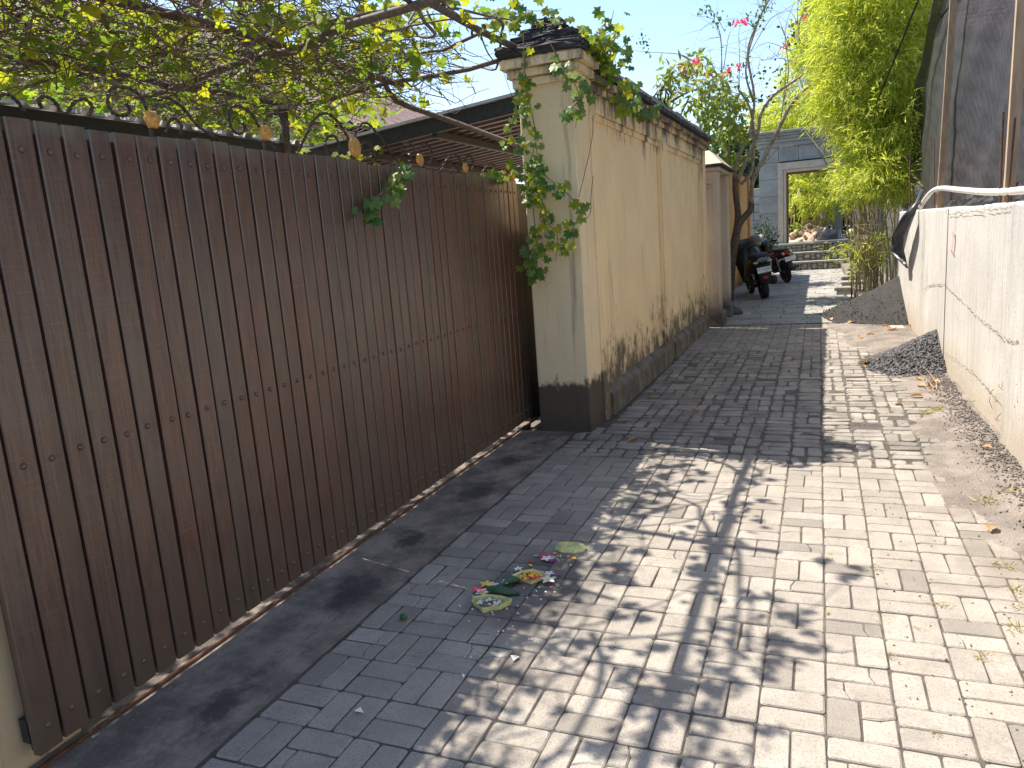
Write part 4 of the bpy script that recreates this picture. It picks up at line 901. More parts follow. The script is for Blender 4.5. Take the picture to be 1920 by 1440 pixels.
# bougainvillea against the ochre wall
bt = thing('bougainvillea_tree', 'bare branched bougainvillea with pink flowers growing by the ochre wall', 'tree', (-1.5, 15.8, 0)); ob0 = Vector((-1.5, 15.8, 0))
def br(name, lst, Y0, Y1, r0, r1, mt='palebranch', n=6):
    P = smooth([p-ob0+Vector((random.gauss(0, .01), 0, 0)) for p in ppath(lst, Y0, Y1)], 4); k = len(P)-1
    MB().tube(P, [r0+(r1-r0)*i/k for i in range(k+1)], n).build(name, mt, bt, True); return [p+ob0 for p in P]
br('trunk', [(1366, 566), (1368, 520), (1372, 478), (1376, 455), (1386, 420), (1405, 395), (1408, 380)], 15.7, 15.7, .1, .055, 'bark', 9)
br('trunk', [(1374, 470), (1380, 430), (1384, 400), (1380, 360), (1378, 330)], 15.7, 15.8, .08, .045, 'bark', 8)
BR = []
for (l, a, b, r0) in (([(1378, 335), (1380, 310), (1392, 275), (1408, 240), (1412, 180), (1402, 100), (1418, 45), (1440, 0)], 15.8, 15.3, .04),
                      ([(1382, 340), (1400, 300), (1420, 250), (1425, 215), (1450, 180), (1490, 150), (1530, 120), (1575, 105)], 15.8, 14.6, .042),
                      ([(1408, 380), (1410, 340), (1440, 285), (1460, 240), (1490, 190), (1530, 150), (1570, 115), (1580, 90), (1620, 40), (1660, 0)], 15.7, 14.3, .045),
                      ([(1390, 345), (1410, 320), (1412, 250), (1405, 200), (1385, 170), (1384, 160)], 15.8, 15.5, .035),
                      ([(1530, 115), (1545, 90), (1570, 50), (1600, 0)], 14.8, 14.2, .022), ([(1540, 110), (1520, 92), (1498, 75), (1500, 35), (1518, 12)], 14.8, 14.6, .016),
                      ([(1412, 190), (1398, 130), (1420, 50), (1440, 0)], 15.6, 15.4, .022), ([(1366, 300), (1366, 240), (1358, 150), (1350, 70), (1338, 35)], 15.9, 15.6, .02),
                      ([(1358, 130), (1366, 70), (1376, 50)], 15.7, 15.6, .009), ([(1402, 180), (1370, 172), (1330, 160), (1290, 145), (1262, 142)], 15.6, 15.2, .01),
                      ([(1395, 185), (1360, 190), (1310, 170), (1280, 172), (1250, 178)], 15.7, 15.2, .01), ([(1460, 260), (1470, 180), (1475, 120), (1462, 110), (1420, 115)], 15.4, 15.2, .01),
                      ([(1480, 95), (1440, 80), (1410, 95)], 15.1, 15.2, .008), ([(1400, 110), (1440, 40), (1470, 20), (1500, 0)], 15.3, 15.1, .009),
                      ([(1360, 60), (1338, 22), (1320, 20), (1312, 34)], 15.6, 15.6, .007), ([(1360, 50), (1378, 45), (1395, 40)], 15.6, 15.6, .006), ([(1388, 180), (1386, 110), (1384, 60), (1392, 42)], 15.5, 15.4, .008),
                      ([(1410, 330), (1440, 300), (1462, 278), (1490, 272)], 15.4, 15, .014), ([(1300, 116), (1275, 102), (1225, 98), (1170, 93)], 15.2, 14.0, .01), ([(1470, 190), (1480, 130), (1470, 60), (1490, 0)], 15.2, 15, .011),
                      ([(1440, 180), (1500, 160), (1560, 165), (1590, 168)], 15, 14.6, .008), ([(1578, 118), (1584, 150), (1586, 168)], 14.6, 14.6, .012)):
    BR.append(br('branch', l, a, b, r0, r0*.35 if r0 > .012 else .003))
tb = MB()
for k in range(230):
    P = random.choice(BR[:8]+BR[9:12]); p = random.choice(P[len(P)//4:]); d = Vector((random.gauss(0, 1), random.gauss(0, .5), random.uniform(-.2, 1)))
    tb.tube([q-ob0 for q in wander(p, d, 8, random.uniform(.05, .12), .3)], [.005*(1-.7*i/8) for i in range(9)], 3, cap=False)
tag(tb.build('twig_mass', 'palebranch', bt), kind='stuff')
pts = []
for lst, n, s in (([(1318, 25), (1330, 20), (1345, 35), (1365, 45)], 60, .05), ([(1420, 40), (1432, 20), (1440, 5)], 70, .07), ([(1250, 165), (1270, 145), (1300, 150)], 50, .1), ([(1330, 145), (1380, 140), (1400, 130), (1345, 175)], 60, .16), ([(1480, 70), (1490, 45), (1518, 10)], 60, .06), ([(1530, 90), (1560, 40), (1600, 70)], 70, .12), ([(1560, 122), (1590, 125), (1620, 122)], 30, .04), ([(1165, 88), (1205, 80), (1212, 85)], 40, .05), ([(1430, 180), (1450, 135), (1445, 140)], 60, .13)):
    for k in range(n): a, b = random.choice(lst); p = gy(a+random.gauss(0, 4), b+random.gauss(0, 4), 15.2); pts.append(p+Vector((random.gauss(0, s), random.gauss(0, .2), random.gauss(0, s))))
P = np.array([p-ob0 for p in pts]); n = len(P); V, Fc = scatter(*OVAL, P, rng.normal(size=(n, 3)), rng.normal(size=(n, 3)), rng.uniform(.05, .09, n))
tag(ob('leaf_mass', npmesh('leaf_mass', V, Fc, 'bougleaf'), bt), kind='stuff')
for (a, b) in ((1276, 125), (1288, 120), (1306, 115), (1283, 138), (1380, 43), (1397, 39), (1364, 134), (1508, 31), (1473, 85), (1531, 122), (1330, 140), (1385, 128)):
    c = gy(a, b, 15.2)-ob0; n = 22; P = np.array(c)+rng.normal(0, .035, (n, 3)); V, Fc = scatter(*OVAL, P, rng.normal(size=(n, 3)), rng.normal(size=(n, 3)), rng.uniform(.045, .075, n))
    ob('flower_cluster', npmesh('flower_cluster', V, Fc, 'bract'), bt)
# leafy trees
def tree(name, label, base, trunk_top, r0, blobs, n, size, tmpl, mt, limbs=5, grp=None, tmat='bark', shell=.5, droop=.5):
    t = thing(name, label, 'tree', base, group=grp); B = Vector(base); T = Vector(trunk_top)-B
    P = [Vector((0, 0, -.1)).lerp(T, i/6)+Vector((random.gauss(0, .05), random.gauss(0, .05), 0))*(i > 0) for i in range(7)]
    MB().tube(P, [r0*(1-.55*i/6) for i in range(7)], 8).build('trunk', tmat, t, True)
    for k in range(limbs):
        c = Vector(random.choice(blobs)[0])-B; s = P[3+k % 4]; MB().tube([s, s.lerp(c, .4)+Vector((random.gauss(0, .1), random.gauss(0, .1), .1)), s.lerp(c, .95)], [r0*.4, r0*.26, r0*.1], 6).build('limb', tmat, t, True)
    leafcloud('crown', t, [(tuple(Vector(c)-B), r_) for c, r_ in blobs], n, size, tmpl, mt, shell, droop); return t
def blob(a, b, Y, rx, rz, ry=None): p = gy(a, b, Y); return (tuple(p), (rx, ry or rx, rz))
tree('mango_tree', 'yellow green leafy tree rising behind the cream wall', (-3.7, 15.5, 0), (-3.4, 15.6, 3.4), .14,
     [blob(1300, 165, 15.5, .75, .6), blob(1335, 210, 15.5, .6, .6), blob(1275, 190, 15.5, .5, .45), blob(1365, 250, 15.8, .5, .7), blob(1330, 260, 15.2, .6, .5)], 1500, .19, LANCE, 'treeleaf')
tree('backdrop_tree', 'dark leafy tree low behind the side gateway', (-3.6, 19, 0), (-3.4, 19, 2.6), .12, [blob(1350, 295, 19, .6, .5), blob(1375, 290, 19.5, .5, .5)], 1300, .14, OVAL, 'darkleaf')
# bamboo
def bamboo(label, culms, blobs, n, size, seed, cr_=.014, leafm='bambooleaf'):
    random.seed(seed); base = Vector(culms[0][0]); base.z = 0; t = thing('bamboo_clump', label, 'bamboo', base)
    allp = []
    for (a, top, bend) in culms:
        a = Vector(a); T = Vector(top); pts = []
        for i in range(13):
            u = i/12; p = a.lerp(T, u); p = Vector((a.x+(T.x-a.x)*u**1.9, a.y+(T.y-a.y)*u**1.9, a.z+(T.z-a.z)*(u-.12*u*u)/.88)); pts.append(p)
        allp.append(pts); r_ = cr_*random.uniform(.7, 1.2)
        MB().tube([p-base for p in pts], [r_*(1-.65*i/12) for i in range(13)], 6).build('culm', 'culm', t, True)
    P = []; Dd = []
    tot = sum(b[1][0]*b[1][1]*b[1][2] for b in blobs)
    for c, r_ in blobs:
        k = int(n*r_[0]*r_[1]*r_[2]/tot); ns = max(6, k//16)
        u = unit(ns)*(rng.uniform(.3, 1, (ns, 1))**.5); cs = np.array(c)+u*np.array(r_)
        sd = np.c_[u[:, 0]*.9+rng.normal(0, .45, ns), u[:, 1]*.9+rng.normal(0, .45, ns), rng.uniform(-1.0, .25, ns)]; sd /= np.linalg.norm(sd, axis=1, keepdims=True)
        idx = rng.integers(0, ns, k); tt = rng.uniform(0, 1, (k, 1))
        P.append(cs[idx]+sd[idx]*tt*.42+rng.normal(0, .035, (k, 3))); Dd.append(sd[idx]*.9+rng.normal(0, .55, (k, 3))-np.array([0, 0, .25]))
    P = np.vstack(P); Dd = np.vstack(Dd); m_ = len(P); Nn = rng.normal(0, .6, (m_, 3)); Nn[:, 2] += .8
    V, Fc = scatter(*BAMB, P-np.array(base), Dd, Nn, rng.uniform(.6, 1.3, m_)*size)
    tag(ob('foliage', npmesh('foliage', V, Fc, leafm), t), kind='stuff')
    tb = MB()
    for k in range(260):
        p = random.choice(random.choice(allp)[5:]); q = P[random.randrange(m_)]; q = Vector(q)
        if (q-p).length < 1.6: tb.tube([p-base, p.lerp(q, .5)+Vector((0, 0, .08))-base, q-base], [.005, .004, .002], 3, cap=False)
    if tb.v: tag(tb.build('branchlets', 'culm', t), kind='stuff')
    return t
random.seed(61); cu = []
for k in range(58):
    a = (random.uniform(.55, 1.3), random.uniform(13.9, 16.8), -.02); z = random.uniform(2.2, 4.2); cu.append((a, (a[0]+random.gauss(-.25, .5), a[1]+random.gauss(-.1, .6), z), .2))
bl = [blob(1655, 300, 13.7, .45, .5), blob(1648, 250, 13.8, .42, .5), blob(1670, 230, 13.6, .5, .6), blob(1655, 325, 13.3, .45, .3), blob(1640, 335, 13.4, .3, .25), blob(1620, 180, 14, .6, .6), blob(1670, 140, 13.8, .5, .7), blob(1700, 260, 13.8, .38, .6), blob(1595, 120, 14.3, .45, .55), blob(1640, 60, 14, .7, .7), blob(1705, 120, 14, .45, .7), blob(1660, -30, 14, .8, .7), blob(1700, 330, 13.6, .3, .35), blob(1600, 30, 14.6, .5, .5), blob(1640, 300, 13.8, .3, .35), blob(1610, 200, 14.2, .3, .4)]
bamboo('tall yellow green bamboo clump beside the lane at the concrete wall end', cu, bl, 95000, .13, 62)
cu = [((random.uniform(.62, 1.1), random.uniform(13.6, 15.5), 0), (random.uniform(.5, 1.2), random.uniform(13.5, 15.5), random.uniform(.8, 1.4)), .1) for k in range(14)]
bamboo('low young bamboo shoots in front of the tall clump', cu, [blob(1618, 465, 14.2, .28, .22), blob(1600, 480, 14.0, .2, .15), blob(1640, 450, 14.5, .3, .2), blob(1598, 530, 14.6, .14, .1)], 800, .12, 63, .008)
cu = [((random.uniform(-1.0, 2.2), random.uniform(28, 30), 0), (random.uniform(-1.6, 1.8), random.uniform(27.5, 30), random.uniform(5, 10)), .2) for k in range(26)]
bamboo('big bamboo clump standing beyond the grey stone portal', cu, [blob(1500, 230, 28.6, 1.0, 1.0), blob(1470, 215, 29, .9, .8), blob(1540, 330, 28, 1.1, .75), blob(1520, 370, 27.6, .8, .45), blob(1560, 370, 27.4, .8, .5), blob(1530, 150, 29, 1.1, 1.6), blob(1560, 60, 29.5, 1.2, 1.8), blob(1590, -20, 29.5, 1.3, 1.4), blob(1500, 330, 28.4, .6, .4), blob(1460, 240, 29, .6, .5)], 30000, .27, 64, .03)

# ================================================================== PORTAL, STEPS, BEYOND
random.seed(71); YS = 24.4; YPt = 25.6
k_ = YPt/24.4
st = thing('garden_steps', 'three garden steps with stone faced risers below the grey portal', 'steps', (-.1, YS, 0))
xl, xr = -1.25, .95
for i in range(3):
    z0, z1 = i*.268, (i+1)*.268; y0 = i*.36
    MB().box(xl, xr, y0+.03, 1.35, z0-.002, z1-.06).build('riser_core', 'mortar', st)
    MB().bev(xl-.02, xr+.02, y0-.02, y0+.36 if i < 2 else 4.4, z1-.058, z1, .01).build('tread', 'step', st)
    fs = MB(); x = xl
    while x < xr-.04:
        w = random.uniform(.1, .19)
        zz = z0+.002; cut = [1.0] if random.random() < .35 else [random.uniform(.3, .7)]; cut = cut+[1-cut[0]] if cut[0] < 1 else cut
        for fr_ in cut:
            hh = fr_*(z1-z0-.066)
            o_ = [(x+w*.5+w*.5*math.cos(a)*random.uniform(.9, 1.1), zz+hh*.5+hh*.5*math.sin(a)*random.uniform(.85, 1.1)) for a in [math.pi/3*q+random.uniform(-.2, .2) for q in range(6)]]
            fs.loft([[(p[0], y0+.034, p[1]) for p in o_], [(p[0], y0+.012, p[1]) for p in o_], [(x+w*.5+(p[0]-x-w*.5)*.7, y0+.002, zz+hh*.5+(p[1]-zz-hh*.5)*.7) for p in o_]]); zz += hh
        x += w
    tag(fs.build('stone_facing', 'riverstone', st, fix=True), kind='stuff')
po = thing('stone_portal', 'grey stone garden portal with cream inner frame above the steps', 'portal', (0, YPt, .8))
XL, XI, XR, XO, ZT = -1.75, -1.13, 1.15, 1.75, 2.42
def blocks(x0, x1, z0, z1, rows, cols):
    for r_ in range(rows):
        for c_ in range(cols):
            a0 = x0+(x1-x0)*c_/cols; a1 = x0+(x1-x0)*(c_+1)/cols; b0 = z0+(z1-z0)*r_/rows; b1 = z0+(z1-z0)*(r_+1)/rows
            MB().bev(a0+.004, a1-.004, 0, .6, b0+.004, b1-.004, .004).build('stone_block', 'andesite', po)
blocks(XL, XI, -.05, ZT+.1, 5, 1); blocks(XR, XO, -.05, ZT+.1, 5, 1); blocks(XL, XO, ZT+.1, ZT+.55, 1, 6)
for (o_, z0, z1) in ((.05, ZT+.552, ZT+.68), (.1, ZT+.682, ZT+.78), (.16, ZT+.782, ZT+.86), (.22, ZT+.862, ZT+.94), (.28, ZT+.942, ZT+1.02)): MB().bev(XL-o_, XO+o_, -o_, .6+o_, z0, z1, .01).build('cornice', 'andesite', po)
for (x0, x1, y0) in ((XI-.06, XI+.1, -.05), (XI+.1, XI+.19, -.02), (XR-.1, XR+.06, -.05), (XR-.19, XR-.1, -.02)): MB().bev(x0+.001, x1-.001, y0, .62, -.02, ZT-.15, .008).build('frame_post', 'frame', po)
MB().bev(XI-.06, XR+.06, -.05, .62, ZT-.148, ZT+.06, .008).build('frame_head', 'frame', po); MB().bev(XI+.191, XR-.191, -.02, .61, ZT-.24, ZT-.15, .008).build('frame_head', 'frame', po)
for (x0, x1, z0, z1) in ((XI+.192, XI+.24, -.02, ZT-.24), (XR-.24, XR-.192, -.02, ZT-.24)): MB().box(x0, x1, .02, .55, z0, z1).build('door_jamb', 'brownwood', po)
MB().box(XI+.24, XR-.24, .02, .55, ZT-.29, ZT-.242).build('door_head', 'brownwood', po)
gp = thing('garden_wall', 'dark stone garden wall beside the grey portal', 'wall', (-2.3, 25.9, 0)); MB().box(-4, .54, 0, .3, -.03, 2.6).build('wall_core', 'mortar', gp)
for j in range(10):
    for i in range(3): MB().bev(.0+i*.18+.006, .18+i*.18-.006, -.04, -.001, .1+j*.25+.006, .1+j*.25+.244, .01).build('stone', 'andesite', gp)
gp2 = thing('garden_wall', 'grey garden wall on the bamboo side of the portal', 'wall', (3.3, 25.9, 0)); MB().box(-1.5, 6, 0, .3, -.03, 2.6).build('wall_core', 'andesite', gp2); MB().bev(-1.5, 6, -.04, .34, 2.602, 2.7, .02).build('coping', 'andesite', gp2)
pl = thing('square_pillar', 'plain grey pillar beyond the portal beside the rubble', 'pillar', (.62, 29.2, .8)); MB().bev(-.15, .15, -.15, .15, 0, 2.6, .01).build('shaft', 'andesite', pl); MB().bev(-.2, .2, -.2, .2, 2.602, 2.7, .01).build('cap', 'andesite', pl)
tag(MB().box(-4, 6, 28.8, 60, -.03, .8).build('upper_garden', 'ground'), 'raised garden ground beyond the portal', kind='structure')
# rubble: pieces as things of one heap
rb = thing('rubble_heap', 'sunlit heap of broken stone and sand just beyond the portal', 'rubble', (-.25, 27.3, .8))
def _heap(u, v):
    a = 2*math.pi*u; r_ = v; return (r_*1.0*math.cos(a), r_*.8*math.sin(a), -.04+.5*(1-v)**.8+.04*fbm(u*9, v*5, 1))
MB().grid(_heap, 28, 10).build('sand_core', 'rubble', rb, True)
def rock(r_, seed=None):
    mb = MB(); b = bmesh.new(); bmesh.ops.create_icosphere(b, subdivisions=1, radius=r_)
    sx, sy, sz = random.uniform(.7, 1.3), random.uniform(.7, 1.2), random.uniform(.5, .9)
    v = [(p.co.x*sx*random.uniform(.75, 1.15), p.co.y*sy*random.uniform(.75, 1.15), p.co.z*sz*random.uniform(.75, 1.1)) for p in b.verts]; f = [tuple(q.index for q in p.verts) for p in b.faces]; b.free(); mb.add(v, f); return mb
rocks = [rock(1).mesh('stone', 'rubble') for k in range(6)]
for k in range(90):
    a, q = random.uniform(0, 6.28), random.random()**.7; s = random.uniform(.04, .14)*(1.1 if q > .5 else .8)
    z = .5*(1-q)**.8+s*.2; ob('stone', random.choice(rocks), rb, (q*1.02*math.cos(a), q*.82*math.sin(a), z), (random.random()*3, random.random()*3, random.random()*3), s)
tag(MB().bev(-.55, .48, 28.25, 28.33, .801, 1.5, .01).build('wooden_board', 'timber'), 'plank lying on its edge behind the rubble heap', 'board')
def _bag(u, v):
    a = 2*math.pi*u; t = math.pi*v*.5; return (.32+.36*math.cos(a)*math.cos(t)*(1+.12*math.sin(5*a)), 26.5+.28*math.sin(a)*math.cos(t), .8+.42*math.sin(t)*(1+.15*math.sin(3*a+2)))
tag(MB().grid(_bag, 26, 10).build('rubbish_bag', 'plastic', None, True), 'black rubbish bag slumped against the rubble heap', 'bag')
lt = thing('garden_lantern', 'small hanging glass lantern beyond the portal', 'lantern', (-.72, 27.6, 0))
MB().tube([(0, 0, .8), (0, 0, 2.55), (-.12, 0, 2.6)], .02, 6).build('pole', 'blackmetal', lt); MB().lathe([(.1, 2.2), (.13, 2.3), (.11, 2.45)], (.14, 0, 0), 'z', 10).build('glass', 'lampglass', lt, True); MB().lathe([(.16, 2.45), (.05, 2.56)], (.14, 0, 0), 'z', 10).build('hood', 'zinc', lt, True); MB().tube([(0, 0, 2.57), (.14, 0, 2.56)], .012, 5).build('arm', 'blackmetal', lt)
tree('garden_tree', 'leaning tree with pale trunk beyond the portal', (.35, 31, .8), (-.4, 31.5, 3.4), .17, [((-1, 32, 4.2), (1.6, 1.2, 1.0)), ((.8, 32, 4.4), (1.4, 1.2, .9))], 2600, .26, OVAL, 'darkleaf', 3, tmat='palebranch')
for k, (x, y, z, r_) in enumerate(((-2.2, 35, 2.6, 1.8), (-.3, 36, 2.2, 1.7), (1.7, 35, 2.5, 1.9), (.5, 38, 4.2, 2.4), (-2.6, 38, 4.6, 2.4))):
    tree('background_tree', ['round dark shrub tree at the garden back by the lantern', 'dark leafy shrub tree behind the rubble heap', 'dark leafy shrub tree behind the square pillar', 'tall dark tree far behind the leaning trunk', 'tall dark tree far behind the garden lantern'][k], (x, y, .8), (x, y, z), .12, [((x, y, z), (r_, r_*.8, r_*.95)), ((x+.6, y-.3, z-.9), (r_*.7, r_*.6, r_*.7)), ((x-.7, y, z+.6), (r_*.7, r_*.6, r_*.6))], 3400, .24, OVAL, 'darkleaf', 2, shell=.2)
def bush(label, c, r_, n, size, mt, tm=OVAL):
    t = thing('shrub', label, 'shrub', (c[0], c[1], c[2])); 
    for k in range(6): a = k*1.05; MB().tube([(0, 0, -.02), (math.cos(a)*r_[0]*.3, math.sin(a)*r_[1]*.3, r_[2]*.7), (math.cos(a)*r_[0]*.7, math.sin(a)*r_[1]*.7, r_[2]*1.4)], [.012, .008, .004], 5).build('stem', 'twig', t)
    leafcloud('foliage', t, [((0, 0, r_[2]), r_)], n, size, tm, mt, .25); return t
bush('dark bushy shrub between ochre wall and portal', (-1.45, 22.9, 0), (.42, .5, .85), 1500, .09, 'darkleaf', LANCE)
bush('bright green shrub inside the portal by its frame', (-.75, 27.1, .8), (.22, .25, .32), 420, .1, 'treeleaf')
bush('tiny dark plant beside the portal foot', (-.95, 23.9, 0), (.2, .2, .5), 350, .07, 'bougleaf')

# ================================================================== HEAPS AND SLABS
random.seed(81)
def heap(name, label, cat, pk, rx, ryf, ryb, h, mt, nz, nu=46, nv=40):
    """half cone leaning on the concrete wall: peak at the wall, toe out into the lane"""
    def f(u, v):
        a = math.pi*(.5+u); r_ = v; x = pk[0]+rx*r_*math.cos(a)*(1+.08*math.sin(5*a)); y = pk[1]+(ryf if math.sin(a) < 0 else ryb)*r_*math.sin(a)*(1+.06*math.sin(4*a))
        prof = (1-r_)**1.12; return (x, y, -.02+h*prof+nz*(fbm(x*6, y*6, 2)+.5*fbm(x*17, y*19, 4))*min(1, 2*r_)*(1.05-r_))
    t = thing(name, label, cat, (0, 0, 0)); MB().grid(f, nu, nv).build('mound', mt, t, True); return t
sp_ = heap('sand_heap', 'heap of dark grey sand against the end of the concrete wall', 'sand', (1.1, 12.3), 1.08, 1.75, 2.6, .62, 'sand', .035)
gh = heap('gravel_heap', 'small heap of dark crushed gravel against the concrete wall', 'gravel', (1.085, 8.35), .66, .85, .8, .34, 'gravel', .012)
ICO = None
def stones(parent, name, n, posf, s0, s1, mt='gravel'):
    b = bmesh.new(); bmesh.ops.create_icosphere(b, subdivisions=1, radius=1); bmesh.ops.delete(b, geom=[], context='VERTS')
    tv = np.array([v.co[:] for v in b.verts]); b.free()
    tv = np.array([(1, 0, 0), (-1, 0, 0), (0, 1, 0), (0, -1, 0), (0, 0, 1), (0, 0, -1)], float); tf = np.array([(0, 2, 4), (2, 1, 4), (1, 3, 4), (3, 0, 4), (2, 0, 5), (1, 2, 5), (3, 1, 5), (0, 3, 5)])
    P = np.array([posf() for k in range(n)]); V, Fc = scatter(tv*np.array([1, 1.3, .75]), tf, P, rng.normal(size=(n, 3)), rng.normal(size=(n, 3)), rng.uniform(s0, s1, n))
    V += rng.normal(0, (s0+s1)*.12, V.shape)
    return tag(ob(name, npmesh(name, V, Fc, mt), parent), kind='stuff')
def gpos():
    a = math.pi*(.5+random.random()); r_ = random.random()**.6*1.05; return (1.085+.66*r_*math.cos(a), 8.35+.83*r_*math.sin(a), -.012+.34*max(0, 1-r_)**1.12+random.uniform(0, .012))
stones(gh, 'gravel_stones', 3600, gpos, .008, .019)
def g5():
    a = math.pi*(.5+random.random()); r_ = .35+.68*random.random()**.5; s_ = math.sin(a); return (1.1+1.08*r_*math.cos(a)*(1+.08*math.sin(5*a)), 12.3+(1.75 if s_ < 0 else 2.6)*r_*s_, -.015+.62*max(0, 1-r_)**1.12)
stones(sp_, 'sand_clods', 900, g5, .003, .012, 'sand')
def g2():
    y = 3.6+random.random()**.9*4.2; x = 1.06-abs(random.gauss(0, .09)); return (x, y, soilz(x, y)+.004)
tag(stones(None, 'loose_gravel', 650, g2, .003, .009), 'loose dark gravel strewn along the foot of the concrete wall', 'gravel')
tag(stones(None, 'loose_grit', 2200, g2, .002, .008, 'soil'), 'pale grit mixed into the loose gravel at the wall foot', 'grit')
def g3():
    x, y = 1.05-.85*random.random()**1.8, random.uniform(1.5, 11.5); return (x, y, max(soilz(x, y), 0)+.001)
tag(stones(None, 'scattered_grit', 900, g3, .002, .006, 'soil'), 'fine grit scattered over the right side of the pavers', 'grit')
for k in range(11):
    y = 16.2+k*.42; x = .34+.035*k+random.uniform(-.05, .05); nst = 2+(k % 3)
    for q in range(nst):
        tag(MB().bev(x+random.uniform(-.03, .05), x+random.uniform(.4, .5), y-.12, y+.2, q*.075, q*.075+.07, .014).build('stone_slab', 'slab'), 'flat grey stone slab stacked along the bamboo bed', 'slab', 'slabs stacked by the bamboo')
tag(MB().box(.62, 1.9, 12.6, 24.2, -.04, .16).build('planting_bed', 'soil'), 'raised soil bed under the bamboo', kind='structure')
gp3 = thing('gate_post', 'slim grey post with a yellow ball cap beside the bamboo', 'post', (.83, 23.2, 0)); MB().bev(-.05, .05, -.05, .05, 0, .95, .008).build('shaft', 'andesite', gp3); MB().lathe([(.06, .95), (.1, 1.0), (.11, 1.06), (.07, 1.13), (.02, 1.16)], (0, 0, 0), 'z', 12).build('cap', 'palm', gp3, True)
tag(MB().bev(.87, 1.02, 10.62, 10.86, 0, .06, .006).build('broken_brick', 'rubble', None), 'broken pale brick lying at the toe of the sand heap', 'brick')
for p in ((1640, 607, .09), (1663, 612, .05), (1690, 600, .07)):
    c = gz(p[0], p[1], .04); tag(ob('broken_tile', MB().bev(-p[2], p[2], -.05, .05, -.01, .015, .004).mesh('broken_tile', 'brick'), None, c+Vector((0, 0, .0)), (random.uniform(.1, .5), .1, random.random()*3)), 'broken red tile piece on the sand heap toe', 'tile', 'tile pieces by the sand')

# ================================================================== OFFERINGS
random.seed(91)
def tray(loc, rz, outline, label, wall=.024, flare=1.12, base='palm'):
    t = thing('palm_leaf_offering', label, 'offering', loc, rz); t.scale = (.88,)*3
    n = len(outline); rim = [(x*flare, y*flare, wall+random.uniform(-.003, .004)) for x, y in outline]
    mb = MB(); bo = [(x, y, .002) for x, y in outline]; inn = [(x*.93, y*.93, .005) for x, y in outline]; ri = [(x*flare*.965, y*flare*.965, z-.001) for (x, y), (_, _, z) in zip(outline, rim)]
    mb.loft([bo, rim, ri, inn]); mb.build('tray', base, t, fix=True)
    for i in range(n):
        x, y = outline[i]; MB().tube([(x*.98, y*.98, .003), (x*flare*1.01, y*flare*1.01, wall+.004)], .0025, 4).build('pin', 'palm', t)
    return t
def bits(t, mt, n, rx, ry, z, s0, s1, tm=OVAL, nm='petal', cx=0, cy=0):
    for k in range(n):
        a, q = random.uniform(0, 6.28), random.random()**.5
        me = npmesh(nm, np.array(tm[0]), tm[1], mt)
        place_leaf(me, t, (cx+q*rx*math.cos(a), cy+q*ry*math.sin(a), z+random.uniform(0, .008)), (random.gauss(0, 1), random.gauss(0, 1), random.uniform(-.1, .3)), (random.gauss(0, .4), random.gauss(0, .4), 1), random.uniform(s0, s1), nm=nm)
def crumbs(t, mt, n, rx, ry, z, s, nm='crumb', cx=0, cy=0):
    for k in range(n):
        a, q = random.uniform(0, 6.28), random.random()**.5
        ob(nm, MB().bev(-s*random.uniform(.5, 1.2), s*random.uniform(.5, 1.2), -s*random.uniform(.5, 1), s*random.uniform(.5, 1), 0, s*random.uniform(.5, 1), s*.2).mesh(nm, mt), t, (cx+q*rx*math.cos(a), cy+q*ry*math.sin(a), z), (random.gauss(0, .2), random.gauss(0, .2), random.random()*3))
A1 = gz(918, 1137); t = tray(A1, .15, [(-.085, .035), (-.075, -.01), (-.012, -.07), (.06, -.03), (.098, .02), (.04, .048), (-.03, .056)], 'palm leaf offering tray filled with ash and white rice crumbs', .03, 1.08)
ob('ash', MB().lathe([(.06, .006), (.05, .014), (.02, .02)], (0, 0, 0), 'z', 14).mesh('ash', 'ash'), t, (-.005, -.002, 0)); crumbs(t, 'rice', 20, .055, .035, .017, .009); bits(t, 'drydead', 5, .05, .03, .02, .02, .04, LANCE, 'dry_strip')
A2 = gz(995, 1086); t = tray(A2, .2, [(-.085, .005), (-.05, .045), (.0, .065), (.055, .035), (.075, -.005), (.012, -.062), (-.04, -.03)], 'palm leaf offering tray heaped with orange and red petals', .022, 1.15)
bits(t, 'petal_orange', 26, .05, .034, .014, .02, .036); bits(t, 'petal_yellow', 8, .045, .03, .018, .02, .035, LANCE); bits(t, 'petal_red', 7, .03, .02, .016, .015, .026, OVAL, 'petal', .03, -.03); bits(t, 'petal_magenta', 3, .02, .015, .018, .018, .026, OVAL, 'petal', .015, -.035); bits(t, 'greenleaf', 4, .04, .03, .022, .03, .05, LANCE, 'green_strip')
A3 = gz(1069, 1030); t = thing('palm_leaf_offering', 'empty palm leaf tray turned upside down on the pavers', 'offering', A3, .1); t.scale = (.8,)*3
out = [(-.095, .035), (-.09, -.02), (-.045, -.055), (.035, -.06), (.09, -.025), (.1, .02), (.06, .055), (-.03, .06)]
MB().loft([[(x, y, 0) for x, y in out], [(x*1.02, y*1.02, .008) for x, y in out], [(x*.82, y*.82, .03) for x, y in out], [(x*.6, y*.6, .033) for x, y in out], [(x*.56, y*.56, .022) for x, y in out]]).build('tray', 'palm', t, fix=True); bits(t, 'petal_orange', 2, .03, .02, .034, .012, .02, OVAL, 'petal', -.01, -.045)
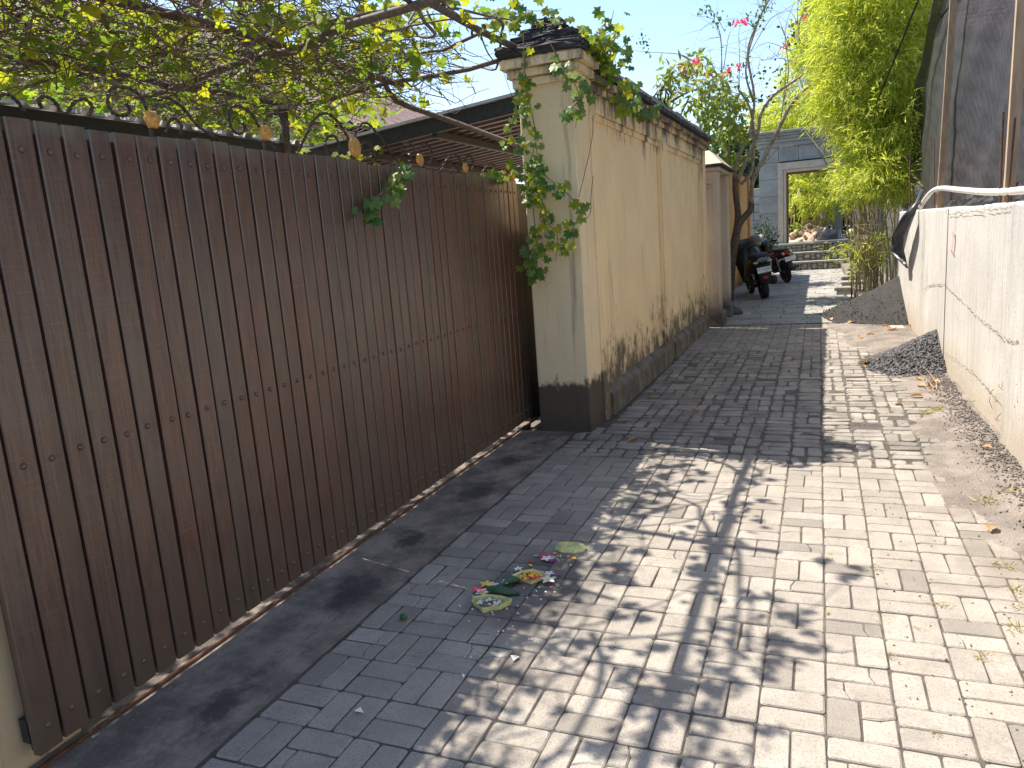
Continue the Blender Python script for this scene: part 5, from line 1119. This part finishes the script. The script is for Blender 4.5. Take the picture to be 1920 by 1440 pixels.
def flower(px, label, petal, core, s, cat='flower'):
    t = thing('fallen_flower', label, cat, gz(*px)+Vector((0, 0, .006)), random.random()*6); t.scale = (1.0,)*3
    for k in range(5):
        a = k*1.2566; place_leaf(npmesh('petal', np.array(OVAL[0]), OVAL[1], petal), t, (0, 0, .004), (math.cos(a), math.sin(a), .25), (0, 0, 1), s)
    MB().lathe([(s*.28, 0), (s*.22, s*.12), (s*.05, s*.16)], (0, 0, .002), 'z', 8).build('centre', core, t, True); return t
flower((1028, 1092), 'white frangipani with yellow heart beside the petal tray', 'petal_white', 'petal_yellow', .042); flower((1030, 1080), 'small white flower above the yellow hearted frangipani', 'petal_white', 'petal_white', .028)
flower((913, 1100), 'yellow flower next to the green leaf strip', 'petal_yellow', 'petal_orange', .035); flower((924, 1102), 'pale cream flower touching the yellow flower', 'petal_white', 'petal_yellow', .032)
flower((898, 1112), 'salmon pink flower at the ash tray corner', 'petal_red', 'petal_orange', .034); flower((905, 1116), 'cream flower lying on the ash tray rim', 'petal_white', 'petal_orange', .036)
flower((950, 1095), 'white flower between the two filled trays', 'petal_white', 'petal_red', .026); flower((1026, 1052), 'white flower among magenta petals by the overturned tray', 'petal_white', 'petal_white', .034); flower((972, 1071), 'single white blossom above the petal tray', 'petal_white', 'petal_magenta', .024)
flower((1036, 1054), 'magenta blossom by the overturned tray', 'petal_magenta', 'petal_magenta', .026); flower((1020, 1047), 'dark red blossom by the overturned tray', 'petal_red', 'petal_red', .03)
t = thing('shredded_leaf', 'little ball of shredded yellow green leaf by the overturned tray', 'leaf', gz(1045, 1048)); bits(t, 'palm', 26, .03, .022, .004, .02, .04, BAMB, 'strand')
for k, (px, mt, s, lab) in enumerate((((992, 1051), 'petal_red', .024, 'red'), ((1037, 1101), 'petal_red', .02, 'red'), ((982, 1092), 'petal_red', .02, 'red'), ((1010, 1042), 'petal_yellow', .026, 'yellow'), ((998, 1062), 'petal_yellow', .03, 'yellow'), ((1044, 1036), 'petal_orange', .024, 'orange'), ((1081, 1047), 'petal_orange', .026, 'orange'), ((1066, 1042), 'petal_orange', .022, 'orange'), ((1044, 1078), 'petal_magenta', .024, 'magenta'), ((1071, 1061), 'petal_white', .02, 'white'), ((1022, 1108), 'petal_white', .018, 'white'), ((1150, 1068), 'petal_red', .016, 'red'), ((1792, 967), 'petal_red', .022, 'red'), ((1870, 898), 'petal_red', .024, 'red'))):
    me = npmesh('petal', np.array(OVAL[0]), OVAL[1], mt); q = place_leaf(me, None, gz(px[0], px[1], .006 if px[0] < 1500 else .03), (random.gauss(0, 1), random.gauss(0, 1), .1), (random.gauss(0, .2), random.gauss(0, .2), 1), s, nm='loose_petal'); tag(q, 'loose %s petal lying on the ground' % lab, 'petal', 'loose petals')
def leafstrip(pxa, pxb, w, label):
    a, b = gz(*pxa), gz(*pxb); mb = MB(); d = (b-a); s = Vector((-d.y, d.x, 0)).normalized(); vs = []
    for i in range(11):
        u = i/10; ww = w*(.15+.85*math.sin(math.pi*min(1, u*.9+.05))**.7)*(1-.5*u**4); p = a.lerp(b, u); zz = .008+.006*math.sin(u*5)
        vs += [p+s*ww+Vector((0, 0, zz+.01)), p+Vector((0, 0, zz)), p-s*ww+Vector((0, 0, zz+.008))]
    fs = []
    for i in range(10): fs += [(3*i, 3*i+1, 3*i+4, 3*i+3), (3*i+1, 3*i+2, 3*i+5, 3*i+4)]
    mb.add(vs, fs); tag(mb.build('green_leaf', 'greenleaf', None, True), label, 'leaf')
leafstrip((908, 1110), (974, 1117), .03, 'long green leaf strip behind the ash tray'); leafstrip((945, 1100), (985, 1088), .028, 'dark green leaf tucked under the petal tray')
for k in range(34):
    c = gz(*random.choice(((915, 1155), (960, 1130), (940, 1180), (1000, 1120)))); c += Vector((random.gauss(0, .09), random.gauss(0, .08), .003)); s = random.uniform(.002, .005)
    tag(ob('rice_crumb', MB().bev(-s, s, -s*.7, s*.7, -.001, s, s*.3).mesh('rice_crumb', 'rice'), None, c, (0, 0, random.random()*3)), 'white rice crumb on the pavers round the offerings', 'crumb', 'rice crumbs')
for (px, s) in (((674, 1337), .016), ((965, 1237), .016), ((870, 1271), .008), ((971, 1154), .007), ((1700, 853), .01)):
    tag(ob('paper_scrap', MB().add([(-s, -s*.7, .002), (s, -s*.6, .006), (s*.8, s*.7, .004), (-s*.4, s*.9, .012)], [(0, 1, 2, 3)]).mesh('paper_scrap', 'petal_white'), None, gz(*px)+Vector((0, 0, .004)), (0, 0, random.random()*3)), 'tiny white scrap lying on the pavers', 'scrap', 'white scraps')
c = gz(757, 1162); tag(MB().lathe([(.002, 0), (.014, .006), (.017, .014), (.012, .023), (.002, .026)], c, 'z', 10).build('green_fruit', 'greenleaf', None, True), 'small green fruit lying on the shaded pavers', 'fruit')
# fallen leaves, weeds
def dryleaf(px, s, zz=.012):
    x_, y_ = px; grp = 'fallen leaves'
    label = ('curled brown leaf on the toe of the sand heap' if y_ < 650 and x_ > 1500 else 'dry tan leaf lying round the gravel heap' if x_ > 1600 and y_ < 790 else 'small orange leaf on the soil under the concrete wall' if x_ > 1800 else 'dry leaf lying along the foot of the cream wall' if 1135 < x_ < 1210 and y_ < 800 else 'dry leaf lying on the apron by the gate pillar' if x_ < 1100 else 'lone brown leaf on the shaded worn pavers')
    me = npmesh('fallen_leaf', np.array([(x, y, z*2.2+.25*x*x*4) for x, y, z in OVAL[0]]), OVAL[1], 'dryleaf'); c = gz(px[0], px[1], 0); c.z = max(soilz(c.x, c.y) if c.x > .12 else 0, 0)+zz
    q = place_leaf(me, None, c, (random.gauss(0, 1), random.gauss(0, 1), .15), (random.gauss(0, .3), random.gauss(0, .3), 1), s, nm='fallen_leaf'); tag(q, label, 'leaf', grp)
for px, s in (((1196, 826), .09), ((1030, 826), .06), ((1055, 838), .05), ((1010, 832), .07), ((1680, 760), .09), ((1730, 745), .1), ((1745, 720), .12), ((1750, 735), .11), ((1735, 730), .1), ((1715, 715), .09), ((1620, 682), .13), ((1630, 680), .1), ((1612, 688), .08), ((1600, 612), .12), ((1560, 602), .12), ((1550, 608), .1), ((1660, 628), .12), ((1680, 625), .13), ((1700, 622), .12), ((1860, 852), .06), ((1855, 1000), .08), ((976, 882), .04), ((1700, 608), .12), ((1640, 635), .1), ((1615, 640), .09), ((1310, 775), .07), ((1205, 700), .07), ((1190, 712), .07), ((1150, 775), .06), ((1160, 770), .06), ((1180, 745), .05), ((1140, 790), .06)): dryleaf(px, s)
for k in range(3):
    a = gz(1748+k*4, 738-k*4, .03); tag(MB().tube([a, a+Vector((-.05+.03*k, .12, .05)), a+Vector((-.14+.05*k, .3, .11))], [.004, .003, .0015], 5).build('dry_twig', 'timber'), 'dry pale twig leaning on the gravel heap', 'twig', 'twigs by the gravel')
flower((1763, 703), 'faded pink blossom lying at the gravel heap', 'bract', 'bract', .05)
def tuft(px, n, h, zz=0.0):
    label = 'spreading dry grass tuft on the soil beside the pavers' if px[0] > 1820 else 'green tinged grass tuft between gravel and worn pavers' if px[1] < 800 else 'tiny dry weed growing in a joint between pavers'
    c = gz(*px); c.z = max(0, soilz(c.x, c.y) if c.x > .12 else 0)+zz; t = tag(None or ob('grass_tuft', None, None, c), label, 'grass', 'grass tufts')
    P = np.c_[rng.normal(0, .3*h, n), rng.normal(0, .3*h, n), np.zeros(n)]; D = np.c_[rng.normal(0, .7, n), rng.normal(0, .7, n), rng.uniform(.25, 1, n)]
    n = max(8, int(n*.6)); h *= .7; P, D = P[:n], D[:n]*np.array([1, 1, .6]); V, Fc = scatter(*BLADE, P, D, rng.normal(size=(n, 3)), rng.uniform(.4, 1.1, n)*h); tag(ob('blades', npmesh('blades', V, Fc, 'grass'), t), kind='stuff')
for px, n, h in (((1885, 1062), 40, .07), ((1908, 1110), 36, .07), ((1905, 1180), 40, .07), ((1917, 1140), 30, .06), ((1755, 770), 60, .1), ((1740, 775), 40, .09), ((1553, 1150), 26, .035), ((1647, 1070), 30, .04), ((1645, 1060), 20, .03), ((1765, 1135), 40, .05), ((1852, 1232), 40, .055), ((1553, 1050), 26, .035), ((1552, 1040), 20, .03), ((1722, 1180), 24, .035), ((1755, 1378), 26, .035), ((1665, 1165), 16, .03), ((1671, 1230), 20, .03), ((1850, 945), 60, .08), ((1900, 935), 50, .07), ((1155, 1205), 14, .025), ((1700, 1050), 16, .03)): tuft(px, n, h)

# ================================================================== MOTORBIKES
random.seed(101)
def ring(y, cz, w, h, cx=0.0, n=14, e=2.6, ty=0.0):
    o_ = []
    for k in range(n):
        a = 2*math.pi*k/n; c_, s_ = math.cos(a), math.sin(a); x = abs(c_)**(2/e)*(1 if c_ > 0 else -1)*w; z = abs(s_)**(2/e)*(1 if s_ > 0 else -1)*h; o_.append((cx+x, y+ty*z, cz+z))
    return o_
def text(s, size, mt, parent, M):
    cu = bpy.data.curves.new('plate_number', 'FONT'); cu.body = s; cu.size = size; cu.align_x = 'CENTER'; cu.align_y = 'CENTER'; cu.extrude = .0006
    tmp = bpy.data.objects.new('tmp', cu); COL.objects.link(tmp); dg = bpy.context.evaluated_depsgraph_get(); me = bpy.data.meshes.new_from_object(tmp.evaluated_get(dg)); bpy.data.objects.remove(tmp)
    me.materials.clear(); me.materials.append(MT[mt]); q = ob('plate_number', me, parent); q.matrix_local = M; return q
def wheel(t, y, r_, w, spoke):
    wh = MB().lathe([(r_-.06, -w*.3), (r_-.045, -w*.5), (r_-.012, -w*.42), (r_, -w*.15), (r_, w*.15), (r_-.012, w*.42), (r_-.045, w*.5), (r_-.06, w*.3)], (0, 0, 0), 'x', 28).build('tyre', 'rubber', None, True)
    e_ = ob('wheel', MB().lathe([(.035, -w*.4), (.045, -w*.2), (.045, w*.2), (.035, w*.4)], (0, 0, 0), 'x', 12).mesh('wheel', 'alloy'), t, (0, y, r_)); wh.parent = e_
    rm = MB().lathe([(r_-.085, -w*.28), (r_-.055, -w*.36), (r_-.055, w*.36), (r_-.085, w*.28)], (0, 0, 0), 'x', 24)
    for k in range(spoke): a = 2*math.pi*k/spoke; rm.tube([(0, .03*math.cos(a), .03*math.sin(a)), (0, (r_-.07)*math.cos(a+.15), (r_-.07)*math.sin(a+.15))], .016, 5)
    rm.build('rim', 'alloy', e_)
def mirror(t, base, tip, s=1.0):
    m_ = MB().tube([base, Vector(base).lerp(Vector(tip), .6)+Vector((0, .02, .02)), tip], .006, 6).build('mirror_arm', 'bikematt', t)
    MB().loft([ring(tip[1]-.012, tip[2], .055*s, .034*s, tip[0]), ring(tip[1]+.006, tip[2], .062*s, .04*s, tip[0]), ring(tip[1]+.03, tip[2], .03*s, .02*s, tip[0])]).build('mirror_shell', 'bikematt', m_, True, fix=True)
    MB().loft([ring(tip[1]-.016, tip[2], .05*s, .03*s, tip[0]), ring(tip[1]-.0125, tip[2], .052*s, .032*s, tip[0])]).build('mirror_glass', 'mirror', m_, fix=True)
def handlebar(t, y, z, w):
    MB().tube([(-w, y-.1, z), (-w*.6, y-.03, z+.015), (0, y, z+.03), (w*.6, y-.03, z+.015), (w, y-.1, z)], .013, 8).build('handlebar', 'bikematt', t, True)
    for s in (-1, 1):
        MB().tube([(s*w*.98, y-.1, z), (s*w*.66, y-.045, z+.012)], .021, 10).build('grip', 'rubber', t, True); MB().tube([(s*w*.62, y+.0, z+.005), (s*w*.95, y-.04, z-.005)], .006, 5).build('brake_lever', 'alloy', t)
def scooter_big(loc, rz, lean):
    t = thing('scooter', 'large black scooter with white number plate parked by the ochre wall', 'scooter', loc, rot=(0, lean, rz))
    wheel(t, 0, .27, .135, 5); wheel(t, 1.38, .265, .11, 5)
    MB().loft([ring(-.42, .78, .07, .035), ring(-.36, .76, .15, .09), ring(-.22, .73, .2, .14), ring(0, .68, .235, .19), ring(.28, .62, .25, .24), ring(.5, .54, .23, .26), ring(.62, .46, .2, .2)]).build('tail_fairing', 'bikeblack', t, True, fix=True)
    MB().loft([ring(-.3, .875, .1, .02), ring(-.22, .885, .14, .05), ring(.05, .875, .165, .06), ring(.2, .85, .16, .055), ring(.3, .8, .15, .05), ring(.55, .775, .13, .05), ring(.68, .77, .09, .035)]).build('seat', 'bikematt', t, True, fix=True)
    MB().tube([(-.15, .02, .82), (-.17, -.25, .86), (-.12, -.4, .88), (.12, -.4, .88), (.17, -.25, .86), (.15, .02, .82)], .017, 8).build('grab_rail', 'bikematt', t, True)
    MB().loft([ring(.5, .42, .18, .14), ring(.75, .36, .2, .1), ring(1.0, .38, .22, .12), ring(1.12, .48, .22, .16)]).build('footboard', 'bikematt', t, True, fix=True)
    MB().loft([ring(1.02, .45, .2, .06, ty=.1), ring(1.05, .62, .25, .05), ring(1.12, .8, .27, .06), ring(1.17, .94, .22, .06), ring(1.18, 1.03, .12, .04)] if False else [[(x, 1.02+.16*(z-.35)+d, z) for (x, z, d) in [(-w, z, 0), (-w*.6, z, .1), (0, z, .14), (w*.6, z, .1), (w, z, 0), (w*.6, z, -.08), (0, z, -.1), (-w*.6, z, -.08)]] for (w, z) in ((.12, .3), (.2, .42), (.25, .58), (.285, .75), (.27, .9), (.21, 1.0), (.12, 1.05))]).build('front_shield', 'bikeblack', t, True, fix=True)
    MB().loft([[(x, 1.2-.25*(z-1.0)+d, z) for (x, d) in [(-w, -.02), (-w*.5, .05), (0, .07), (w*.5, .05), (w, -.02), (w*.5, .04), (0, .06), (-w*.5, .04)]] for (w, z) in ((.19, 1.0), (.18, 1.1), (.14, 1.2))]).build('windscreen', 'visor', t, True, fix=True)
    handlebar(t, 1.02, 1.03, .35); mirror(t, (.24, 1.0, 1.05), (.32, .98, 1.2), 1.1); mirror(t, (-.24, 1.0, 1.05), (-.32, .98, 1.2), 1.1)
    MB().loft([ring(1.2, .55, .07, .03), ring(1.38, .565, .08, .03), ring(1.56, .5, .07, .03)]).build('front_fender', 'bikeblack', t, True, fix=True)
    for s in (-1, 1): MB().tube([(s*.075, 1.38, .265), (s*.075, 1.22, .7)], .022, 8).build('fork_leg', 'alloy', t)
    MB().loft([ring(-.1, .36, .07, .07, -.13), ring(.2, .33, .09, .1, -.12), ring(.5, .36, .1, .12, -.08)]).build('drive_case', 'bikematt', t, True, fix=True)
    MB().loft([ring(-.25, .36, .055, .075, .19), ring(-.2, .36, .07, .09, .19), ring(.15, .33, .065, .085, .185), ring(.3, .29, .04, .05, .17)]).build('exhaust', 'bikematt', t, True, fix=True)
    for s in (-1, 1): MB().tube([(s*.15, -.08, .34), (s*.16, .02, .68)], .028, 8).build('shock_absorber', 'alloy', t)
    MB().loft([[(x, y, z) for x in ()] or [(-w, y, z), (w, y, z), (w, y+.02, z-.005), (-w, y+.02, z-.005)] for (w, y, z) in ((.14, -.36, .76), (.14, -.41, .66), (.125, -.43, .5), (.1, -.38, .36), (.09, -.33, .31))]).build('mudguard', 'bikematt', t, True, fix=True)
    MB().loft([ring(-.425, .8, .11, .022), ring(-.4, .8, .12, .03)]).build('tail_light', 'visor', t, fix=True)
    for s in (-1, 1): MB().loft([ring(-.41, .765, .045, .016, s*.13), ring(-.38, .77, .05, .02, s*.13)]).build('indicator', 'amber', t, fix=True)
    Mp = Matrix.Translation((0, -.435, .61))@Matrix.Rotation(R(82), 4, 'X')
    pl = ob('number_plate', MB().bev(-.135, .135, -.055, .055, -.003, .002, .004).mesh('number_plate', 'plate'), t); pl.matrix_local = Mp
    text('DK 5052 FCA', .047, 'platetext', pl, Matrix.Translation((0, .012, .0022))); text('08 26', .022, 'platetext', pl, Matrix.Translation((.045, -.036, .0022)))
    MB().loft([ring(-.452, .46, .045, .022), ring(-.425, .46, .047, .024)]).build('reflector', 'redlens', t, fix=True)
    MB().tube([(-.12, .62, .3), (-.26, .55, .02)], .011, 6).build('side_stand', 'alloy', t); return t
def bike_slim(loc, rz, lean):
    t = thing('motorbike', 'slim dark maroon motorbike with faded plate parked beside the black scooter', 'motorbike', loc, rot=(0, lean, rz))
    wheel(t, 0, .29, .085, 6); wheel(t, 1.24, .29, .075, 6)
    MB().loft([ring(-.36, .78, .05, .04), ring(-.28, .76, .09, .07), ring(-.05, .72, .11, .1), ring(.25, .68, .115, .12), ring(.5, .58, .1, .12), ring(.62, .48, .07, .1)]).build('tail_fairing', 'bikemaroon', t, True, fix=True)
    MB().loft([ring(-.34, .845, .06, .02), ring(-.2, .85, .1, .035), ring(.2, .83, .12, .045), ring(.5, .8, .1, .04), ring(.6, .79, .06, .03)]).build('seat', 'bikegrey', t, True, fix=True)
    MB().tube([(-.09, -.1, .84), (-.1, -.3, .87), (0, -.38, .88), (.1, -.3, .87), (.09, -.1, .84)], .012, 8).build('grab_rail', 'alloy', t, True)
    MB().loft([ring(.45, .5, .06, .1), ring(.7, .46, .05, .06), ring(.95, .66, .06, .08), ring(1.05, .85, .06, .06)]).build('spine_cover', 'bikemaroon', t, True, fix=True)
    MB().loft([[(x, .98+.1*(z-.5)+d, z) for (x, d) in [(-w, 0), (-w*.5, .08), (0, .11), (w*.5, .08), (w, 0), (w*.5, .02), (0, .03), (-w*.5, .02)]] for (w, z) in ((.08, .4), (.19, .55), (.2, .7), (.14, .86), (.09, .95))]).build('leg_shield', 'bikemaroon', t, True, fix=True)
    MB().loft([ring(.84, .99, .1, .05), ring(.95, 1.0, .15, .08), ring(1.08, .97, .12, .08), ring(1.14, .94, .06, .05)]).build('headlight_cowl', 'bikeblack', t, True, fix=True)
    MB().loft([ring(.83, 1.03, .09, .02), ring(.9, 1.06, .11, .025), ring(.98, 1.06, .08, .02)]).build('meter_panel', 'visor', t, True, fix=True)
    handlebar(t, .95, .99, .33); mirror(t, (.2, .92, 1.01), (.3, .88, 1.22), 1.15); mirror(t, (-.2, .92, 1.01), (-.3, .88, 1.22), 1.15)
    for s in (-1, 1): MB().tube([(s*.06, 1.24, .29), (s*.06, 1.08, .75)], .022, 8).build('fork_leg', 'alloy', t)
    MB().loft([ring(1.05, .59, .055, .02), ring(1.24, .62, .06, .02), ring(1.42, .53, .05, .02)]).build('front_fender', 'bikemaroon', t, True, fix=True)
    MB().loft([ring(.3, .36, .09, .1), ring(.55, .34, .1, .12), ring(.75, .36, .07, .09)]).build('engine', 'bikematt', t, True, fix=True)
    MB().tube([(.12, .6, .26), (.15, .2, .27), (.17, -.1, .32), (.18, -.4, .39)], [.022, .03, .05, .052], 12).build('exhaust', 'alloy', t, True)
    MB().tube([(.18, -.405, .39), (.18, -.3, .37)], .03, 10).build('exhaust_tip', 'rubber', t)
    for s in (-1, 1):
        MB().tube([(s*.1, .02, .31), (s*.1, .1, .66)], .025, 8).build('shock_absorber', 'alloy', t); MB().tube([(s*.08, 0, .29), (s*.08, .42, .33)], .02, 6).build('swing_arm', 'bikematt', t)
    MB().loft([[(-w, y, z), (w, y, z), (w, y+.02, z-.005), (-w, y+.02, z-.005)] for (w, y, z) in ((.07, -.3, .72), (.07, -.36, .62), (.065, -.4, .48), (.05, -.38, .38))]).build('mudguard', 'bikematt', t, True, fix=True)
    MB().loft([ring(-.395, .765, .06, .045), ring(-.37, .77, .08, .06), ring(-.3, .77, .095, .07)]).build('tail_light', 'darkredlens', t, True, fix=True)
    for s in (-1, 1): MB().loft([ring(-.385, .76, .02, .03, s*.1), ring(-.33, .76, .03, .04, s*.1)]).build('indicator', 'amber', t, fix=True)
    pl = ob('number_plate', MB().bev(-.135, .135, -.055, .055, -.003, .002, .004).mesh('number_plate', 'plate'), t); pl.matrix_local = Matrix.Translation((.02, -.42, .62))@Matrix.Rotation(R(75), 4, 'X')
    text('DK', .045, 'platefade', pl, Matrix.Translation((-.09, .01, .0022)))
    MB().tube([(-.1, .45, .3), (-.24, .4, .02)], .011, 6).build('side_stand', 'alloy', t); return t
s1 = gz(1433, 562); s1.z = 0
scooter_big((s1.x, s1.y+.25, .0), R(15), R(-9))
s2 = gz(1477, 531)
bike_slim((s2.x-.02, s2.y+.25, 0), R(26), R(-12))
# helmet hung on the scooter
hc = gy(1416, 452, s1.y+.9)
hm = thing('helmet', 'grey helmet resting on top of the black scooter', 'helmet', hc-Vector((0, 0, .12)))
def _shell(u, v):
    a = 2*math.pi*u; t = math.pi*(v*.78); rr = math.sin(t); return (.13*rr*math.cos(a), .155*rr*math.sin(a)-.01, .12+.135*math.cos(t))
MB().grid(_shell, 24, 14).build('shell', 'helmet', hm, True)
MB().lathe([(.105, .0), (.112, .012), (.108, .03)], (0, -.01, .01), 'z', 20).build('trim', 'bikematt', hm, True)
